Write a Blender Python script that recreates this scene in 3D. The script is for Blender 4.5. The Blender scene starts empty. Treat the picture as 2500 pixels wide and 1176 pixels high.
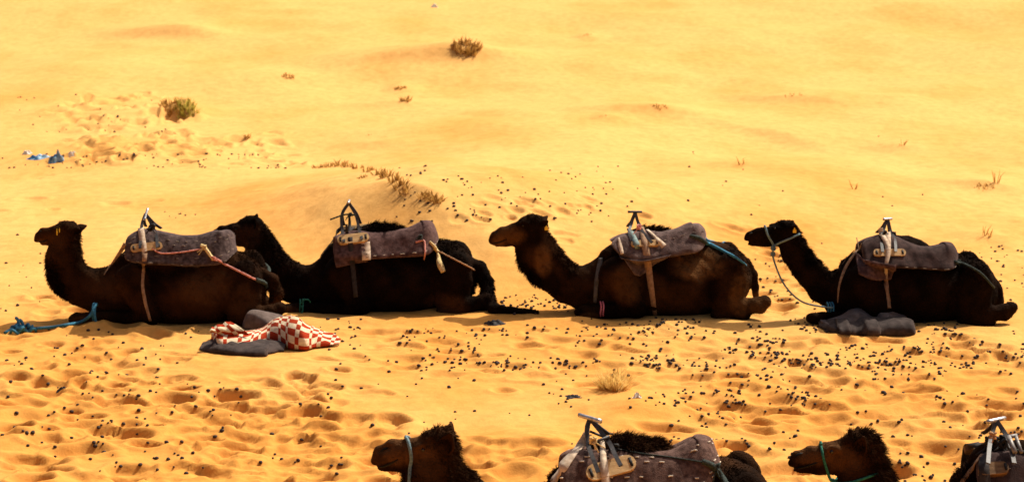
import bpy, math, random
import numpy as np
from mathutils import Vector
from mathutils.bvhtree import BVHTree

random.seed(7)
RNG = np.random.default_rng(11)
SC = bpy.context.scene
COL = SC.collection

# ------------------------------------------------------------------ camera
CAM_H = 6.2
PITCH = math.radians(11.2)
FPX = 5670.0                      # focal length in pixels of the 2500 px wide photograph
cam_d = bpy.data.cameras.new('camera')
cam = bpy.data.objects.new('camera', cam_d)
COL.objects.link(cam)
cam.location = (0, 0, CAM_H)
cam.rotation_euler = (math.radians(90) - PITCH, 0, 0)
cam_d.sensor_width = 36.0
cam_d.lens = 36.0 * FPX / 2500.0
cam_d.clip_end = 2000.0
cam_d.dof.use_dof = True
cam_d.dof.focus_distance = 21.5
cam_d.dof.aperture_fstop = 2.6
SC.camera = cam

# ------------------------------------------------------------------ sky and sun
SUN_AZ = math.radians(48)         # from straight ahead (+Y) towards the right (+X)
SUN_EL = math.radians(51)
world = bpy.data.worlds.new('World')
SC.world = world
world.use_nodes = True
wn = world.node_tree
bg = wn.nodes['Background']
sky = wn.nodes.new('ShaderNodeTexSky')
sky.sky_type = 'NISHITA'
sky.sun_disc = False
sky.sun_elevation = SUN_EL
sky.sun_rotation = SUN_AZ
sky.air_density = 0.7
sky.dust_density = 9.0
sky.ozone_density = 0.5
wn.links.new(sky.outputs[0], bg.inputs[0])
bg.inputs[1].default_value = 0.085
sun_d = bpy.data.lights.new('sun', 'SUN')
sun_d.energy = 4.6
sun_d.angle = math.radians(0.5)
sun_d.color = (1.0, 0.92, 0.78)
sun = bpy.data.objects.new('sun', sun_d)
COL.objects.link(sun)
SUN_DIR = Vector((math.cos(SUN_EL) * math.sin(SUN_AZ), math.cos(SUN_EL) * math.cos(SUN_AZ), math.sin(SUN_EL)))
sun.rotation_euler = SUN_DIR.to_track_quat('Z', 'Y').to_euler()
sun.location = (20, 30, 30)

vs = SC.view_settings
vs.view_transform = 'Standard'
vs.look = 'None'
vs.exposure = 0.30
vs.gamma = 1.0
SC.render.resolution_x = 1024
SC.render.resolution_y = 481

# ------------------------------------------------------------------ helpers: pixels, noise, meshes
_F = np.array([0, math.cos(PITCH), -math.sin(PITCH)])
_U = np.array([0, math.sin(PITCH), math.cos(PITCH)])
_X = np.array([1.0, 0, 0])
_C = np.array([0, 0, CAM_H])

def ray(u, v):
    d = _F * FPX + _X * (u - 1250.0) - _U * (v - 588.0)
    return d / np.linalg.norm(d)

def at_y(u, v, Y):
    d = ray(u, v)
    return _C + d * (Y / d[1])

def at_z(u, v, z):
    d = ray(u, v)
    return _C + d * ((z - CAM_H) / d[2])

def scale_at(Y):                   # photo pixels per metre for things standing at depth Y
    return FPX / (Y * math.cos(PITCH) + CAM_H * math.sin(PITCH))

_tab = RNG.random((256, 256))
def vnoise(x, y):
    x = np.asarray(x, float); y = np.asarray(y, float)
    xi = np.floor(x).astype(int); yi = np.floor(y).astype(int)
    fx = x - xi; fy = y - yi
    fx = fx * fx * (3 - 2 * fx); fy = fy * fy * (3 - 2 * fy)
    a = _tab[xi & 255, yi & 255]; b = _tab[(xi + 1) & 255, yi & 255]
    c = _tab[xi & 255, (yi + 1) & 255]; d = _tab[(xi + 1) & 255, (yi + 1) & 255]
    return (a * (1 - fx) + b * fx) * (1 - fy) + (c * (1 - fx) + d * fx) * fy - 0.5

def fbm(x, y, o=4):
    r = 0; a = 1.0; f = 1.0
    for i in range(o):
        r = r + a * vnoise(x * f + 17.3 * i, y * f + 5.1 * i)
        a *= 0.5; f *= 2.03
    return r

def sstep(a, b, x):
    t = np.clip((x - a) / (b - a), 0, 1)
    return t * t * (3 - 2 * t)

def catmull(pts, n):
    pts = [np.array(p, float) for p in pts]
    if len(pts) == 2:
        return [pts[0] + (pts[1] - pts[0]) * i / (n - 1) for i in range(n)]
    P = [2 * pts[0] - pts[1]] + pts + [2 * pts[-1] - pts[-2]]
    m = len(pts) - 1
    out = []
    for i in range(n):
        s = i / (n - 1) * m
        k = min(int(s), m - 1); t = s - k
        p0, p1, p2, p3 = P[k:k + 4]
        out.append(0.5 * (2 * p1 + (p2 - p0) * t + (2 * p0 - 5 * p1 + 4 * p2 - p3) * t * t + (3 * p1 - p0 - 3 * p2 + p3) * t ** 3))
    return out

def lerp_poly(poly, u):            # poly: list of (u, v) sorted by u
    return np.interp(u, [p[0] for p in poly], [p[1] for p in poly])

def mesh_obj(name, verts, faces, mat, parent=None, smooth=True, base=None):
    verts = np.asarray(verts, float)
    if base is not None:
        verts = verts - np.asarray(base)
    me = bpy.data.meshes.new(name)
    if isinstance(faces, np.ndarray):
        n, k = faces.shape
        me.vertices.add(len(verts)); me.vertices.foreach_set('co', verts.astype(np.float32).ravel())
        me.loops.add(n * k); me.loops.foreach_set('vertex_index', faces.astype(np.int32).ravel())
        me.polygons.add(n)
        me.polygons.foreach_set('loop_start', np.arange(0, n * k, k, dtype=np.int32))
        me.update(calc_edges=True); me.validate()
    else:
        me.from_pydata([tuple(v) for v in verts], [], faces)
        me.update()
    me.polygons.foreach_set('use_smooth', np.full(len(me.polygons), smooth))
    me.materials.append(mat)
    o = bpy.data.objects.new(name, me)
    COL.objects.link(o)
    if parent is not None:
        o.parent = parent
    return o

def empty(name, loc):
    o = bpy.data.objects.new(name, None)
    o.empty_display_size = 0.2
    COL.objects.link(o)
    o.location = tuple(loc)
    return o

def tag(o, label=None, cat=None, group=None, kind=None):
    if label: o['label'] = label
    if cat: o['category'] = cat
    if group: o['group'] = group
    if kind: o['kind'] = kind
    return o

class MB:                          # collects shapes into one mesh
    def __init__(s): s.v = []; s.f = []
    def add(s, v, f):
        k = len(s.v); s.v += [tuple(p) for p in v]; s.f += [tuple(i + k for i in q) for q in f]
    def sweep(s, pts, frames, secs):
        # pts: centres, frames: (a, b) axes, secs: list of (x, y) offsets per ring
        m = len(secs[0]); V = []; Fc = []
        for p, (a, b), sec in zip(pts, frames, secs):
            for (x, y) in sec: V.append(p + a * x + b * y)
        for i in range(len(pts) - 1):
            for j in range(m):
                k = (j + 1) % m
                Fc.append((i * m + j, i * m + k, (i + 1) * m + k, (i + 1) * m + j))
        Fc.append(tuple(range(m - 1, -1, -1)))
        Fc.append(tuple((len(pts) - 1) * m + j for j in range(m)))
        s.add(V, Fc)
    def tube(s, pts, r, n=7):
        pts = [np.array(p, float) for p in pts]
        if not hasattr(r, '__len__'): r = [r] * len(pts)
        T = [pts[min(i + 1, len(pts) - 1)] - pts[max(i - 1, 0)] for i in range(len(pts))]
        T = [t / (np.linalg.norm(t) + 1e-9) for t in T]
        a = np.cross(T[0], (0.13, 0.31, 0.94)); a /= np.linalg.norm(a) + 1e-9
        fr = []; secs = []
        for t, rr in zip(T, r):
            a = a - t * np.dot(a, t); a /= np.linalg.norm(a) + 1e-9
            fr.append((a, np.cross(t, a)))
            secs.append([(rr * math.cos(q * 2 * math.pi / n), rr * math.sin(q * 2 * math.pi / n)) for q in range(n)])
        s.sweep(pts, fr, secs)
    def ribbon(s, pts, nrm, w, th=0.006):
        pts = [np.array(p, float) for p in pts]
        if not hasattr(w, '__len__'): w = [w] * len(pts)
        fr = []; secs = []
        for i in range(len(pts)):
            t = pts[min(i + 1, len(pts) - 1)] - pts[max(i - 1, 0)]
            t /= np.linalg.norm(t) + 1e-9
            n = np.array(nrm[i], float); n = n - t * np.dot(n, t); n /= np.linalg.norm(n) + 1e-9
            b = np.cross(t, n); h = w[i] / 2
            fr.append((b, n)); secs.append([(-h, -th / 2), (h, -th / 2), (h, th / 2), (-h, th / 2)])
        s.sweep(pts, fr, secs)
    def build(s, name, mat, parent=None, base=None, smooth=True):
        return mesh_obj(name, s.v, s.f, mat, parent, smooth, base)

# ------------------------------------------------------------------ materials
def new_mat(name):
    m = bpy.data.materials.new(name); m.use_nodes = True
    nt = m.node_tree; b = nt.nodes['Principled BSDF']
    return m, nt, b

def noise_mat(name, c1, c2, scale=20, rough=0.9, bump=0.0, bscale=None, detail=4, spec=0.2, metal=0.0, contrast=(0.35, 0.65), stretch=(1, 1, 1), sheen=0.0, bdist=0.01):
    m, nt, b = new_mat(name)
    tc = nt.nodes.new('ShaderNodeTexCoord'); mp = nt.nodes.new('ShaderNodeMapping')
    mp.inputs['Scale'].default_value = stretch
    nt.links.new(tc.outputs['Object'], mp.inputs[0])
    n = nt.nodes.new('ShaderNodeTexNoise'); n.inputs['Scale'].default_value = scale; n.inputs['Detail'].default_value = detail
    nt.links.new(mp.outputs[0], n.inputs['Vector'])
    r = nt.nodes.new('ShaderNodeValToRGB')
    r.color_ramp.elements[0].position = contrast[0]; r.color_ramp.elements[1].position = contrast[1]
    r.color_ramp.elements[0].color = (*c1, 1); r.color_ramp.elements[1].color = (*c2, 1)
    nt.links.new(n.outputs[0], r.inputs[0]); nt.links.new(r.outputs[0], b.inputs['Base Color'])
    b.inputs['Roughness'].default_value = rough; b.inputs['Specular IOR Level'].default_value = spec
    b.inputs['Metallic'].default_value = metal
    if sheen:
        b.inputs['Sheen Weight'].default_value = sheen; b.inputs['Sheen Roughness'].default_value = 0.5
        b.inputs['Sheen Tint'].default_value = (*[min(1, c * 4 + 0.1) for c in c2], 1)
    if bump:
        n2 = nt.nodes.new('ShaderNodeTexNoise'); n2.inputs['Scale'].default_value = bscale or scale * 4; n2.inputs['Detail'].default_value = 5
        nt.links.new(mp.outputs[0], n2.inputs['Vector'])
        bp = nt.nodes.new('ShaderNodeBump'); bp.inputs['Strength'].default_value = bump; bp.inputs['Distance'].default_value = bdist
        nt.links.new(n2.outputs[0], bp.inputs['Height']); nt.links.new(bp.outputs[0], b.inputs['Normal'])
    return m

def sand_material():
    m, nt, b = new_mat('sand')
    tc = nt.nodes.new('ShaderNodeTexCoord')
    def noise(sc, det=4, rough=0.55, st=(1, 1, 1)):
        mp = nt.nodes.new('ShaderNodeMapping'); mp.inputs['Scale'].default_value = st
        nt.links.new(tc.outputs['Object'], mp.inputs[0])
        n = nt.nodes.new('ShaderNodeTexNoise'); n.inputs['Scale'].default_value = sc
        n.inputs['Detail'].default_value = det; n.inputs['Roughness'].default_value = rough
        nt.links.new(mp.outputs[0], n.inputs['Vector']); return n
    n1 = noise(0.35, 5, 0.6, (1, 0.6, 1)); n2 = noise(6.0, 6, 0.65)
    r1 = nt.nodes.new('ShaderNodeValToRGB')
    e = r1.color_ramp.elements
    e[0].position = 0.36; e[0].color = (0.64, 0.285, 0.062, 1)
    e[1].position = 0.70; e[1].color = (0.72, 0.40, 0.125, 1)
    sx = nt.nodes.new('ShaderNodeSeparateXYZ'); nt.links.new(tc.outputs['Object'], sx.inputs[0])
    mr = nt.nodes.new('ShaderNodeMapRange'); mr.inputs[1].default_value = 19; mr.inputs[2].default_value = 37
    mr.inputs[3].default_value = -0.13; mr.inputs[4].default_value = 0.16  # far brightness put into the colour: sand pales with distance
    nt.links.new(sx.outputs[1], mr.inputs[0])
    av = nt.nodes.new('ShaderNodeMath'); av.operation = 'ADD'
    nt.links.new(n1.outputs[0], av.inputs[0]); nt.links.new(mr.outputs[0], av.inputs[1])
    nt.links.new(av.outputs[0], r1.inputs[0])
    r2 = nt.nodes.new('ShaderNodeValToRGB')
    e = r2.color_ramp.elements
    e[0].position = 0.28; e[0].color = (0.84, 0.80, 0.74, 1)
    e[1].position = 0.60; e[1].color = (1.0, 1.0, 1.0, 1)
    nt.links.new(n2.outputs[0], r2.inputs[0])
    mx = nt.nodes.new('ShaderNodeMix'); mx.data_type = 'RGBA'; mx.blend_type = 'MULTIPLY'; mx.inputs[0].default_value = 1.0
    nt.links.new(r1.outputs[0], mx.inputs[6]); nt.links.new(r2.outputs[0], mx.inputs[7])
    nt.links.new(mx.outputs[2], b.inputs['Base Color'])
    b.inputs['Roughness'].default_value = 1.0; b.inputs['Specular IOR Level'].default_value = 0.05
    n3 = noise(22.0, 7, 0.7); n4 = noise(5.0, 4, 0.6, (1, 0.5, 1))
    ad = nt.nodes.new('ShaderNodeMath'); ad.operation = 'MULTIPLY_ADD'; ad.inputs[1].default_value = 1.6
    nt.links.new(n4.outputs[0], ad.inputs[0]); nt.links.new(n3.outputs[0], ad.inputs[2])
    bp = nt.nodes.new('ShaderNodeBump'); bp.inputs['Strength'].default_value = 0.38; bp.inputs['Distance'].default_value = 0.02
    nt.links.new(ad.outputs[0], bp.inputs['Height']); nt.links.new(bp.outputs[0], b.inputs['Normal'])
    return m

def fur_tone(m, brown):
    nt = m.node_tree; b = nt.nodes['Principled BSDF']
    src = b.inputs['Base Color'].links[0].from_socket
    at = nt.nodes.new('ShaderNodeAttribute'); at.attribute_name = 'tone'
    mx = nt.nodes.new('ShaderNodeMix'); mx.data_type = 'RGBA'
    mx.inputs[7].default_value = (*brown, 1)
    nt.links.new(at.outputs['Fac'], mx.inputs[0]); nt.links.new(src, mx.inputs[6]); nt.links.new(mx.outputs[2], b.inputs['Base Color'])
M = {}
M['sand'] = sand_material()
M['fur_brown'] = noise_mat('fur_brown', (0.010, 0.0045, 0.0022), (0.052, 0.021, 0.008), 2.6, 0.85, 0.9, 55, 8, 0.02, contrast=(0.40, 0.72), stretch=(1, 1, 1.0), bdist=0.02)
M['fur_flecked'] = noise_mat('fur_flecked', (0.009, 0.0042, 0.0022), (0.050, 0.021, 0.008), 3.0, 0.85, 0.9, 55, 9, 0.02, contrast=(0.43, 0.72), bdist=0.02)
M['fur_black'] = noise_mat('fur_black', (0.005, 0.0028, 0.0018), (0.018, 0.008, 0.0042), 4.0, 0.85, 0.9, 55, 8, 0.02, contrast=(0.40, 0.75), bdist=0.02)
fur_tone(M['fur_brown'], (0.105, 0.046, 0.018)); fur_tone(M['fur_flecked'], (0.150, 0.068, 0.024)); fur_tone(M['fur_black'], (0.070, 0.032, 0.015))
M['hoof_skin'] = noise_mat('leg_skin', (0.04, 0.016, 0.007), (0.11, 0.045, 0.017), 9, 0.9, 0.5)
M['eye'] = noise_mat('eye', (0.006, 0.004, 0.003), (0.012, 0.007, 0.004), 30, 0.08, spec=0.6)
M['eye_skin'] = noise_mat('dark_skin', (0.004, 0.0028, 0.002), (0.010, 0.006, 0.004), 30, 0.6)
M['ear_in'] = noise_mat('ear_inside', (0.16, 0.085, 0.045), (0.24, 0.13, 0.07), 30, 0.9)
M['yellow'] = noise_mat('yellow_plastic_glint', (0.75, 0.46, 0.03), (0.85, 0.58, 0.06), 20, 0.5)
M['pad_grey'] = noise_mat('pad_grey', (0.028, 0.018, 0.017), (0.100, 0.068, 0.063), 22, 0.95, 0.7, 90, 8, 0.1, sheen=0.25)
M['pad_plum'] = noise_mat('pad_plum', (0.042, 0.020, 0.018), (0.120, 0.066, 0.058), 20, 0.95, 0.7, 90, 8, 0.1, sheen=0.25)
M['pad_taupe'] = noise_mat('pad_taupe', (0.060, 0.038, 0.034), (0.15, 0.10, 0.088), 16, 0.95, 0.9, 60, 8, 0.1, sheen=0.25)
M['pad_dark'] = noise_mat('pad_dark', (0.022, 0.013, 0.012), (0.060, 0.036, 0.032), 14, 0.95, 0.7, 90, 8, 0.1, sheen=0.25)
M['pad_front'] = noise_mat('pad_front', (0.045, 0.022, 0.017), (0.14, 0.080, 0.062), 26, 0.95, 0.8, 120, 8, 0.1, sheen=0.25)
M['stitch_dim'] = noise_mat('stitch_dim', (0.16, 0.12, 0.09), (0.32, 0.25, 0.19), 40, 0.9)
M['stitch'] = noise_mat('stitch', (0.45, 0.36, 0.27), (0.7, 0.6, 0.47), 40, 0.9)
M['wood'] = noise_mat('wood', (0.42, 0.24, 0.09), (0.62, 0.40, 0.17), 8, 0.7, 0.4, 40, 6, 0.3, stretch=(1, 4, 4))
M['zinc'] = noise_mat('zinc', (0.16, 0.15, 0.14), (0.30, 0.28, 0.26), 40, 0.5, metal=0.3)
M['wood_dark'] = noise_mat('wood_dark', (0.10, 0.05, 0.02), (0.22, 0.12, 0.05), 8, 0.75, 0.4, 40, 6, 0.2, stretch=(1, 4, 4))
M['iron'] = noise_mat('iron', (0.016, 0.014, 0.014), (0.05, 0.042, 0.040), 30, 0.55, 0.2, 90, spec=0.5)
M['steel'] = noise_mat('steel', (0.40, 0.37, 0.35), (0.75, 0.72, 0.70), 40, 0.32, metal=0.85, spec=0.5)
M['black_band'] = noise_mat('black_band', (0.010, 0.009, 0.009), (0.028, 0.024, 0.022), 40, 0.7)
M['strap_cream'] = noise_mat('strap_cream', (0.42, 0.30, 0.20), (0.66, 0.52, 0.38), 25, 0.85, 0.3, 150, sheen=0.1)
M['strap_tan'] = noise_mat('strap_tan', (0.22, 0.13, 0.075), (0.36, 0.22, 0.13), 25, 0.85, 0.3, 150)
M['strap_grey'] = noise_mat('strap_grey', (0.065, 0.060, 0.055), (0.12, 0.11, 0.10), 25, 0.85, 0.3, 150)
M['strap_dark'] = noise_mat('strap_dark', (0.022, 0.018, 0.017), (0.045, 0.037, 0.034), 25, 0.85, 0.3, 150)
M['strap_teal'] = noise_mat('strap_teal', (0.10, 0.15, 0.15), (0.22, 0.29, 0.27), 25, 0.85, 0.3, 150)
M['rope_pink'] = noise_mat('rope_pink', (0.50, 0.13, 0.10), (0.75, 0.38, 0.30), 60, 0.9, 0.6, 200)
M['rope_cream'] = noise_mat('rope_cream', (0.55, 0.38, 0.16), (0.80, 0.62, 0.30), 60, 0.9, 0.6, 200)
M['rope_tan'] = noise_mat('rope_tan', (0.30, 0.15, 0.07), (0.48, 0.27, 0.14), 60, 0.9, 0.6, 200)
M['rope_blue'] = noise_mat('rope_blue', (0.025, 0.12, 0.20), (0.06, 0.24, 0.36), 60, 0.85, 0.7, 160)
M['rope_pale'] = noise_mat('rope_pale_blue', (0.10, 0.16, 0.18), (0.20, 0.29, 0.31), 60, 0.85, 0.6, 200)
M['rope_green'] = noise_mat('rope_green', (0.015, 0.11, 0.075), (0.04, 0.22, 0.15), 60, 0.85, 0.6, 200)
M['rope_dark'] = noise_mat('rope_dark', (0.012, 0.020, 0.017), (0.05, 0.065, 0.055), 60, 0.85, 0.6, 200)
M['pink'] = noise_mat('pink_band', (0.70, 0.16, 0.20), (0.85, 0.28, 0.30), 40, 0.8)
M['cloth_grey'] = noise_mat('cloth_grey', (0.076, 0.054, 0.046), (0.140, 0.104, 0.090), 12, 0.95, 0.5, 160, 6, 0.1, sheen=0.3)
M['cloth_char'] = noise_mat('cloth_charcoal', (0.028, 0.021, 0.019), (0.066, 0.049, 0.044), 12, 0.95, 0.5, 160, 6, 0.1, sheen=0.2)
M['pellet'] = noise_mat('pellet', (0.018, 0.011, 0.010), (0.060, 0.036, 0.028), 60, 0.75, 0.3, 200, spec=0.3)
M['grass_dry'] = noise_mat('grass_dry', (0.30, 0.15, 0.030), (0.52, 0.29, 0.075), 8, 0.8)
M['grass_green'] = noise_mat('grass_green', (0.30, 0.25, 0.035), (0.50, 0.42, 0.09), 8, 0.8)
M['straw'] = noise_mat('straw', (0.62, 0.40, 0.11), (0.82, 0.60, 0.22), 8, 0.8)
M['plastic_blue'] = noise_mat('plastic_blue', (0.03, 0.14, 0.30), (0.28, 0.42, 0.52), 9, 0.5, contrast=(0.42, 0.6))
M['plastic_white'] = noise_mat('plastic_white', (0.70, 0.66, 0.58), (0.85, 0.82, 0.75), 20, 0.6)
M['scrap'] = noise_mat('scrap', (0.012, 0.012, 0.014), (0.045, 0.04, 0.04), 30, 0.7)

for k_ in ('grass_dry', 'grass_green', 'straw'):           # thin blades let light through
    nt = M[k_].node_tree; pb = nt.nodes['Principled BSDF']; out = nt.nodes['Material Output']
    tr = nt.nodes.new('ShaderNodeBsdfTranslucent'); mxs = nt.nodes.new('ShaderNodeMixShader'); mxs.inputs[0].default_value = 0.5
    nt.links.new(pb.inputs['Base Color'].links[0].from_socket, tr.inputs['Color'])
    nt.links.new(pb.outputs[0], mxs.inputs[1]); nt.links.new(tr.outputs[0], mxs.inputs[2]); nt.links.new(mxs.outputs[0], out.inputs[0])

def check_material():
    m, nt, b = new_mat('checked_wool')
    uv = nt.nodes.new('ShaderNodeUVMap'); uv.uv_map = 'weave'
    sp = nt.nodes.new('ShaderNodeSeparateXYZ'); nt.links.new(uv.outputs[0], sp.inputs[0])
    def math_(op, a, bb=None):
        n = nt.nodes.new('ShaderNodeMath'); n.operation = op
        for i, q in enumerate((a, bb)):
            if q is None: continue
            if isinstance(q, (int, float)): n.inputs[i].default_value = q
            else: nt.links.new(q, n.inputs[i])
        return n.outputs[0]
    def stripe(c, period, frac):
        return math_('LESS_THAN', math_('FRACT', math_('DIVIDE', c, period)), frac)
    a = stripe(sp.outputs[0], 0.172, 0.72)
    c = stripe(sp.outputs[1], 0.168, 0.52)
    x = math_('ABSOLUTE', math_('SUBTRACT', a, c))
    mx = nt.nodes.new('ShaderNodeMix'); mx.data_type = 'RGBA'
    mx.inputs[6].default_value = (0.38, 0.038, 0.010, 1); mx.inputs[7].default_value = (0.78, 0.64, 0.44, 1)
    nt.links.new(x, mx.inputs[0])
    n = nt.nodes.new('ShaderNodeTexNoise'); n.inputs['Scale'].default_value = 12; n.inputs['Detail'].default_value = 8
    r = nt.nodes.new('ShaderNodeValToRGB'); r.color_ramp.elements[0].color = (0.72, 0.70, 0.66, 1); r.color_ramp.elements[1].color = (1, 1, 1, 1)
    r.color_ramp.elements[0].position = 0.3; r.color_ramp.elements[1].position = 0.62
    nt.links.new(n.outputs[0], r.inputs[0])
    m2 = nt.nodes.new('ShaderNodeMix'); m2.data_type = 'RGBA'; m2.blend_type = 'MULTIPLY'; m2.inputs[0].default_value = 1
    nt.links.new(mx.outputs[2], m2.inputs[6]); nt.links.new(r.outputs[0], m2.inputs[7])
    nt.links.new(m2.outputs[2], b.inputs['Base Color'])
    b.inputs['Roughness'].default_value = 0.95; b.inputs['Specular IOR Level'].default_value = 0.1
    n2 = nt.nodes.new('ShaderNodeTexNoise'); n2.inputs['Scale'].default_value = 130
    bp = nt.nodes.new('ShaderNodeBump'); bp.inputs['Strength'].default_value = 0.5; bp.inputs['Distance'].default_value = 0.006
    nt.links.new(n2.outputs[0], bp.inputs['Height']); nt.links.new(bp.outputs[0], b.inputs['Normal'])
    return m
M['check'] = check_material()

# ------------------------------------------------------------------ the sand: base relief
def base_h(x, y):
    x = np.asarray(x, float); y = np.asarray(y, float)
    q = np.clip(y - 37, 0, None)
    rise = np.where(q < 40, 0.5 * 0.0020 * q * q, 1.6 + 0.08 * (q - 40))
    rise = np.minimum(rise, 5 + 3 * np.tanh((rise - 5) / 3)) if rise.ndim else min(rise, 5 + 3 * math.tanh((float(rise) - 5) / 3))
    far = sstep(29.5, 42, y)
    und = fbm(x / 11.0 + 3.1, y / 9.0 + 8.2, 3) * (0.05 + 0.42 * far)
    und2 = fbm(x / 3.4 + 1.7, y / 3.0 + 4.4, 3) * (0.07 + 0.10 * far)
    return rise + und + und2

DRIFTS = []
def drift(u1, v1, u2, v2, A, sf, sb, sharp=0.25):
    def g(u, v):
        z = 0.3
        for _ in range(10):
            p = at_z(u, v, z); z = float(base_h(p[0], p[1])) + A * 0.8
        return p[:2]
    DRIFTS.append((g(u1, v1), g(u2, v2), A, sf, sb, sharp))
drift(1075, 494, 740, 400, 0.92, 1.15, 6.0, 0.05)
drift(960, 458, 400, 428, 0.55, 1.25, 5.0, 0.05)
drift(1165, 112, 740, 132, 0.329, 0.324, 2.00, 0.03)
drift(712, 184, 330, 224, 0.126, 0.300, 1.46, 0.03)
drift(475, 262, 200, 280, 0.202, 0.302, 1.46, 0.03)
drift(612, 335, 480, 338, 0.063, 0.300, 0.91, 0.05)
drift(1002, 246, 820, 246, 0.126, 0.300, 1.09, 0.05)
drift(988, 213, 930, 213, 0.101, 0.300, 0.64, 0.1)
drift(1645, 262, 1350, 250, 0.190, 0.300, 1.64, 0.03)
drift(1930, 330, 1640, 266, 0.126, 0.300, 2.37, 0.05)
drift(2000, 238, 1680, 213, 0.152, 0.300, 1.82, 0.05)
drift(2440, 458, 2200, 436, 0.152, 0.300, 1.27, 0.05)
drift(2212, 354, 2080, 338, 0.088, 0.300, 1.09, 0.05)
drift(460, 64, 200, 64, 0.278, 0.302, 1.73, 0.1)
drift(1446, 86, 1390, 84, 0.114, 0.300, 0.64, 0.1)
drift(950, 347, 740, 338, 0.088, 0.300, 1.36, 0.05)
drift(1490, 285, 1430, 283, 0.076, 0.300, 0.55, 0.1)
drift(1820, 404, 1700, 388, 0.076, 0.300, 0.91, 0.05)
drift(1590, 985, 1380, 962, 0.143, 0.5, 0.7, 0.1)
drift(1320, 1085, 1080, 1050, 0.117, 0.42, 0.9, 0.1)
drift(2425, 577, 2300, 560, 0.063, 0.300, 0.91, 0.05)

def add_drifts(X, Y, Z):
    for (a, b, A, sf, sb, sharp) in DRIFTS:
        d = b - a; L = np.hypot(*d); d = d / L
        nrm = np.array([-d[1], d[0]])
        if nrm[1] > 0: nrm = -nrm             # towards the camera
        R = 3.2 * sb + 0.3 * L
        lo = np.minimum(a, b) - R; hi = np.maximum(a, b) + R
        i0, i1 = np.searchsorted(XS, (lo[0], hi[0])); j0, j1 = np.searchsorted(YS, (lo[1], hi[1]))
        x = X[i0:i1, j0:j1]; y = Y[i0:i1, j0:j1]
        rx = x - a[0]; ry = y - a[1]
        t = (rx * d[0] + ry * d[1]) / L
        s = rx * nrm[0] + ry * nrm[1]
        s = s + vnoise(t * 1.7 + A * 31, t * 0 + 2.2) * 0.35 * sf + 0.12 * sf * vnoise(x / 0.5, y / 0.5)
        e = (sharp + 0.04) * L + 0.55 * sb + 0.5 * sf
        w = sstep(-1, 0.35, t * L / e) * (1 - sstep(0.05, 1.1, t))
        prof = np.where(s > 0, np.exp(-(np.abs(s) / sf) ** 1.5), np.exp(-(np.abs(s) / sb) ** 1.5))
        Z[i0:i1, j0:j1] += A * w * prof

def axis(core0, core1, step, g, lim0, lim1):
    c = list(np.arange(core0, core1 + 1e-6, step)); s = step; p = c[-1]
    while p < lim1: s = min(s * g, 4.0); p += s; c.append(p)
    s = step; p = c[0]; l = []
    while p > lim0: s = min(s * g, 4.0); p -= s; l.append(p)
    return np.array(l[::-1] + c)
XS = axis(-7.2, 7.2, 0.027, 1.06, -75, 75)
YS = axis(19.8, 31.0, 0.027, 1.008, -14, 150)
GX, GY = np.meshgrid(XS, YS, indexing='ij')
GZ = base_h(GX, GY)
add_drifts(GX, GY, GZ)

def ground_z(x, y):
    i = int(min(max(np.searchsorted(XS, x) - 1, 0), len(XS) - 2)); j = int(min(max(np.searchsorted(YS, y) - 1, 0), len(YS) - 2))
    a = (x - XS[i]) / (XS[i + 1] - XS[i]); b = (y - YS[j]) / (YS[j + 1] - YS[j])
    return (GZ[i, j] * (1 - a) + GZ[i + 1, j] * a) * (1 - b) + (GZ[i, j + 1] * (1 - a) + GZ[i + 1, j + 1] * a) * b

def ground_px(u, v):
    d = ray(u, v); t = 16.0; hi = None
    while t < 160:
        p = _C + d * t
        if p[2] < ground_z(p[0], p[1]): hi = t; break
        t += 0.3
    if hi is None: return _C + d * 150
    lo = hi - 0.3
    for _ in range(9):
        m = (lo + hi) / 2; p = _C + d * m
        if p[2] < ground_z(p[0], p[1]): hi = m
        else: lo = m
    return _C + d * hi

# small sand relief: trampled on the near flat, smoother beyond; footprints in their own layers
PIT = np.zeros_like(GZ); RIM = np.zeros_like(GZ); TROD = np.zeros_like(GZ)
def stamp(x, y, a, b, ang, depth, rim, flat):
    R = max(a, b) * 1.9
    i0, i1 = np.searchsorted(XS, (x - R, x + R)); j0, j1 = np.searchsorted(YS, (y - R, y + R))
    if i1 - i0 < 2 or j1 - j0 < 2: return
    X = GX[i0:i1, j0:j1] - x; Y = GY[i0:i1, j0:j1] - y
    c, s = math.cos(ang), math.sin(ang)
    p = (X * c + Y * s) / a; q = (-X * s + Y * c) / b
    r = np.sqrt(p * p + q * q)
    r = r * (1 + 0.45 * vnoise(GX[i0:i1, j0:j1] / 0.17 + x, GY[i0:i1, j0:j1] / 0.17))
    tilt = 1 + 0.5 * q                      # deeper at the far wall
    PIT[i0:i1, j0:j1] = np.minimum(PIT[i0:i1, j0:j1], -depth * np.clip(tilt, 0.2, 1.6) * (1 - sstep(flat, 1.02, r)))
    TROD[i0:i1, j0:j1] = np.maximum(TROD[i0:i1, j0:j1], depth / 0.055 * np.exp(-(X * X + Y * Y) / (1.1 * R * R)))
    RIM[i0:i1, j0:j1] = np.maximum(RIM[i0:i1, j0:j1], rim * depth * np.exp(-((r - 1.18) / 0.26) ** 2))

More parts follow.
